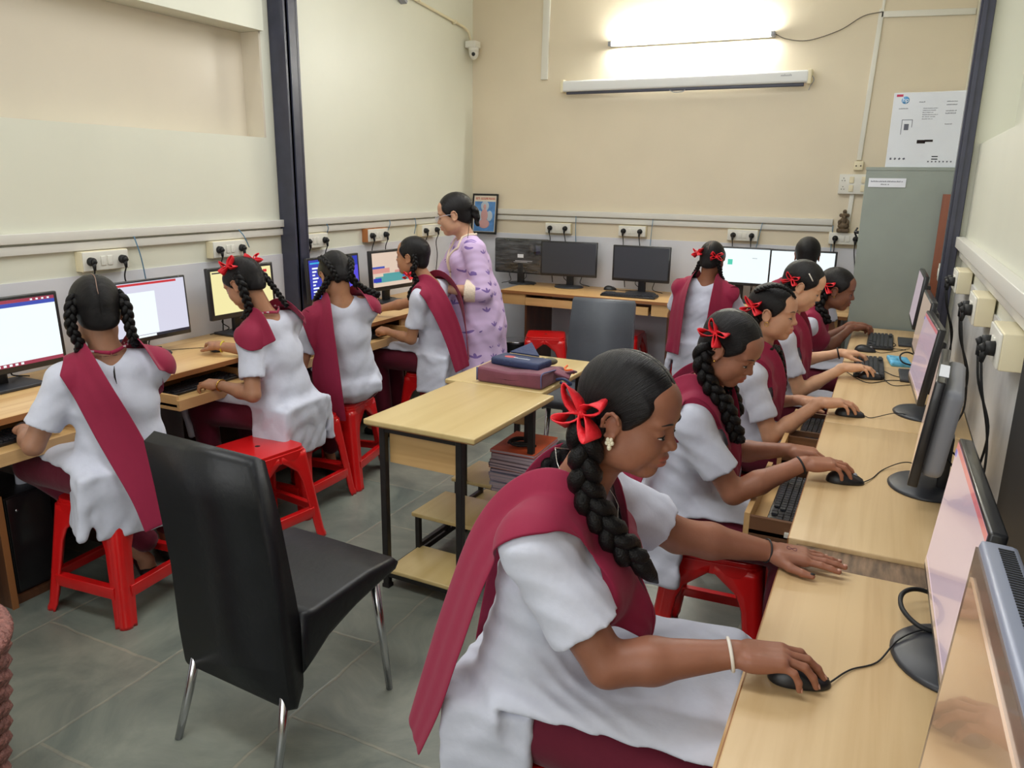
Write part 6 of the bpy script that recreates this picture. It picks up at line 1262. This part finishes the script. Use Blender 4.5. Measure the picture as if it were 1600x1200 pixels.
def leaf_pattern():
    """lilac cotton printed with small purple three-leaf sprigs"""
    m = bpy.data.materials.new('lilac_print'); m.use_nodes = True; Nn = m.node_tree.nodes; L = m.node_tree.links; b = Nn['Principled BSDF']; b.inputs['Roughness'].default_value = .8
    tc = Nn.new('ShaderNodeTexCoord'); vo = Nn.new('ShaderNodeTexVoronoi'); vo.inputs['Scale'].default_value = 10.5; vo.inputs['Randomness'].default_value = 0.75
    mp = Nn.new('ShaderNodeMapping'); mp.inputs['Scale'].default_value = (.5, 1, 1); L.new(tc.outputs['Object'], mp.inputs[0]); L.new(mp.outputs[0], vo.inputs['Vector'])
    sc = Nn.new('ShaderNodeVectorMath'); sc.operation = 'SCALE'; sc.inputs['Scale'].default_value = 1.0; L.new(vo.outputs['Position'], sc.inputs[0])
    su = Nn.new('ShaderNodeVectorMath'); su.operation = 'SUBTRACT'; L.new(mp.outputs[0], su.inputs[0]); L.new(sc.outputs[0], su.inputs[1]); last = None
    for ang, off in ((0, .0), (.75, .0), (-.75, .0)):
        m2 = Nn.new('ShaderNodeMapping'); m2.vector_type = 'POINT'; m2.inputs['Rotation'].default_value = (ang, 0, 0); m2.inputs['Scale'].default_value = (20, 180, 60); m2.inputs['Location'].default_value = (0, 0, -1.0)
        r = Nn.new('ShaderNodeVectorRotate'); r.rotation_type = 'X_AXIS'; r.inputs['Angle'].default_value = ang; L.new(su.outputs[0], r.inputs['Vector']); m2.inputs['Rotation'].default_value = (0, 0, 0); L.new(r.outputs[0], m2.inputs[0])
        le = Nn.new('ShaderNodeVectorMath'); le.operation = 'LENGTH'; L.new(m2.outputs[0], le.inputs[0]); lt = Nn.new('ShaderNodeMath'); lt.operation = 'LESS_THAN'; lt.inputs[1].default_value = 1.0; L.new(le.outputs['Value'], lt.inputs[0])
        if last is None: last = lt
        else: mx = Nn.new('ShaderNodeMath'); mx.operation = 'MAXIMUM'; L.new(last.outputs[0], mx.inputs[0]); L.new(lt.outputs[0], mx.inputs[1]); last = mx
    mi = Nn.new('ShaderNodeMix'); mi.data_type = 'RGBA'; mi.inputs[6].default_value = (*srgb(204, 178, 216), 1); mi.inputs[7].default_value = (*srgb(124, 98, 164), 1); L.new(last.outputs[0], mi.inputs[0]); L.new(mi.outputs[2], b.inputs['Base Color']); return m
def teacher():
    km = leaf_pattern()
    p = person('woman teacher in a lilac printed kurta and glasses, standing behind a seated girl', 222, (-2.395, 4.43, .86), (-2.425, 4.395, 1.268), (-2.490, 4.345, 1.408), 202, 14, sk=srgb(196, 150, 122), seed=121, girth=1.26, arm=1.16, q=.9, hs=1.08, stand=True, kurta=km, sash=False, sleeve=1.42, shw=.165, ua=.27, fa=.235, hairv=1.0,
        hands={1: dict(W=(-2.455, 4.17, .965), x=(-.8, .05, .45), up=(-.3, -1, .4), pose='relax', pole=(1, .2, -.7), s=1.0), -1: dict(W=(-2.60, 4.235, .965), x=(-.1, -.6, .45), up=(-.8, -.3, .3), pose='relax', pole=(-.6, 1, -.6))}, fold=.003)
    T, N, g, root, org = p['T'], p['N'], p['g'], p['root'], p['org']; cream = mat('cream_lace', srgb(226, 208, 188), .8, bump=.4, bscale=120)
    for sg in (1, -1):
        E_ = p['W'][sg][2]; W = p['W'][sg][0]; end, dr = p['W'][sg][4], p['W'][sg][5]
        sdf_obj('sleeve_cuff', [('u', cone(end-dr*.08, end+dr*.02, .058*1.1, .072, planes=[plane(dr, end+dr*.012), plane(-dr, end-dr*.060)]), 0), ('s', cone(end-dr*.02, end+dr*.04, .052, .060), .003)], .006, [cream], root, org)
    pts = lambda sg: push_out(np.array(smooth_path([N+T[0]*x+T[1]*y*sg+T[2]*z for x, y, z in ((-.05, .05, .02), (.0, .075, .01), (.06, .062, -.06), (.10, .035, -.13), (.125, .006, -.20))], 6)), [(p['K'], p['kd'], 0), (p['skin'], None, 0)], .003, 5)
    for sg in (1, -1): t = MB(); t.tube([tuple(v-org) for v in pts(sg)], .008, 6); t.build('neck_trim', cream, root)
    q_ = push_out(np.array([N+T[0]*.12+T[2]*-z for z in np.linspace(.2, .42, 10)]), [(p['K'], p['kd'], 0)], .002, 5); t = MB(); t.tube([tuple(v-org) for v in q_], .007, 6)
    for v in q_[::2]: t.sph(tuple(v-org+T[0]*.006), .004, n=8)
    t.build('button_placket', cream, root)
    # glasses, ponytail in a black scrunchie, bindi
    t = MB()
    for sg in (1, -1):
        c = g(.104, sg*.031, .002); t.tube([tuple(c+p['hd'][1]*.020*math.cos(a)+p['hd'][2]*.015*math.sin(a)-org) for a in np.linspace(0, TAU, 20, endpoint=False)], .0011, 6, closed=True); t.tube([tuple(g(.100, sg*.052, .008)-org), tuple(g(.05, sg*.078, .010)-org), tuple(g(.0, sg*.082, .006)-org)], .0012, 6)
    t.tube([tuple(g(.106, .011, .005)-org), tuple(g(.112, 0, .008)-org), tuple(g(.106, -.011, .005)-org)], .0011, 6); t.build('spectacles', mat('clear_frame', srgb(205, 208, 222), .2), root)
    sdf_obj('ponytail', [('u', ell(g(-.118, .01, -.005), [.026, .032, .040], p['hd']), 0), ('u', cone(g(-.125, .01, -.03), g(-.120, .015, -.085), .024, .012), .02)], .0045, [M_HAIR], root, org, disp=lambda P: .003*np.sin(140*P[:, 2]+60*P[:, 0]))
    t = MB(); t.tube(smooth_path([tuple(g(-.085, .045, -.05)-org), tuple(g(-.07, .075, -.10)-org), tuple(g(-.05, .08, -.15)-org), tuple(g(-.03, .075, -.175)-org)], 6), .0018, 5).build('loose_hair', M_HAIR, root)
    t = MB(); t.sph(tuple(march(p['skin'], g(.13, 0, .030)[None], -p['hd'][0])[0]-org), .002, n=8).build('bindi', mat('bindi_maroon', srgb(110, 20, 30), .5), root)
PEOPLE['T'] = teacher
for k_ in (ONLY if 'ONLY' in globals() else list(PEOPLE)): PEOPLE[k_]()
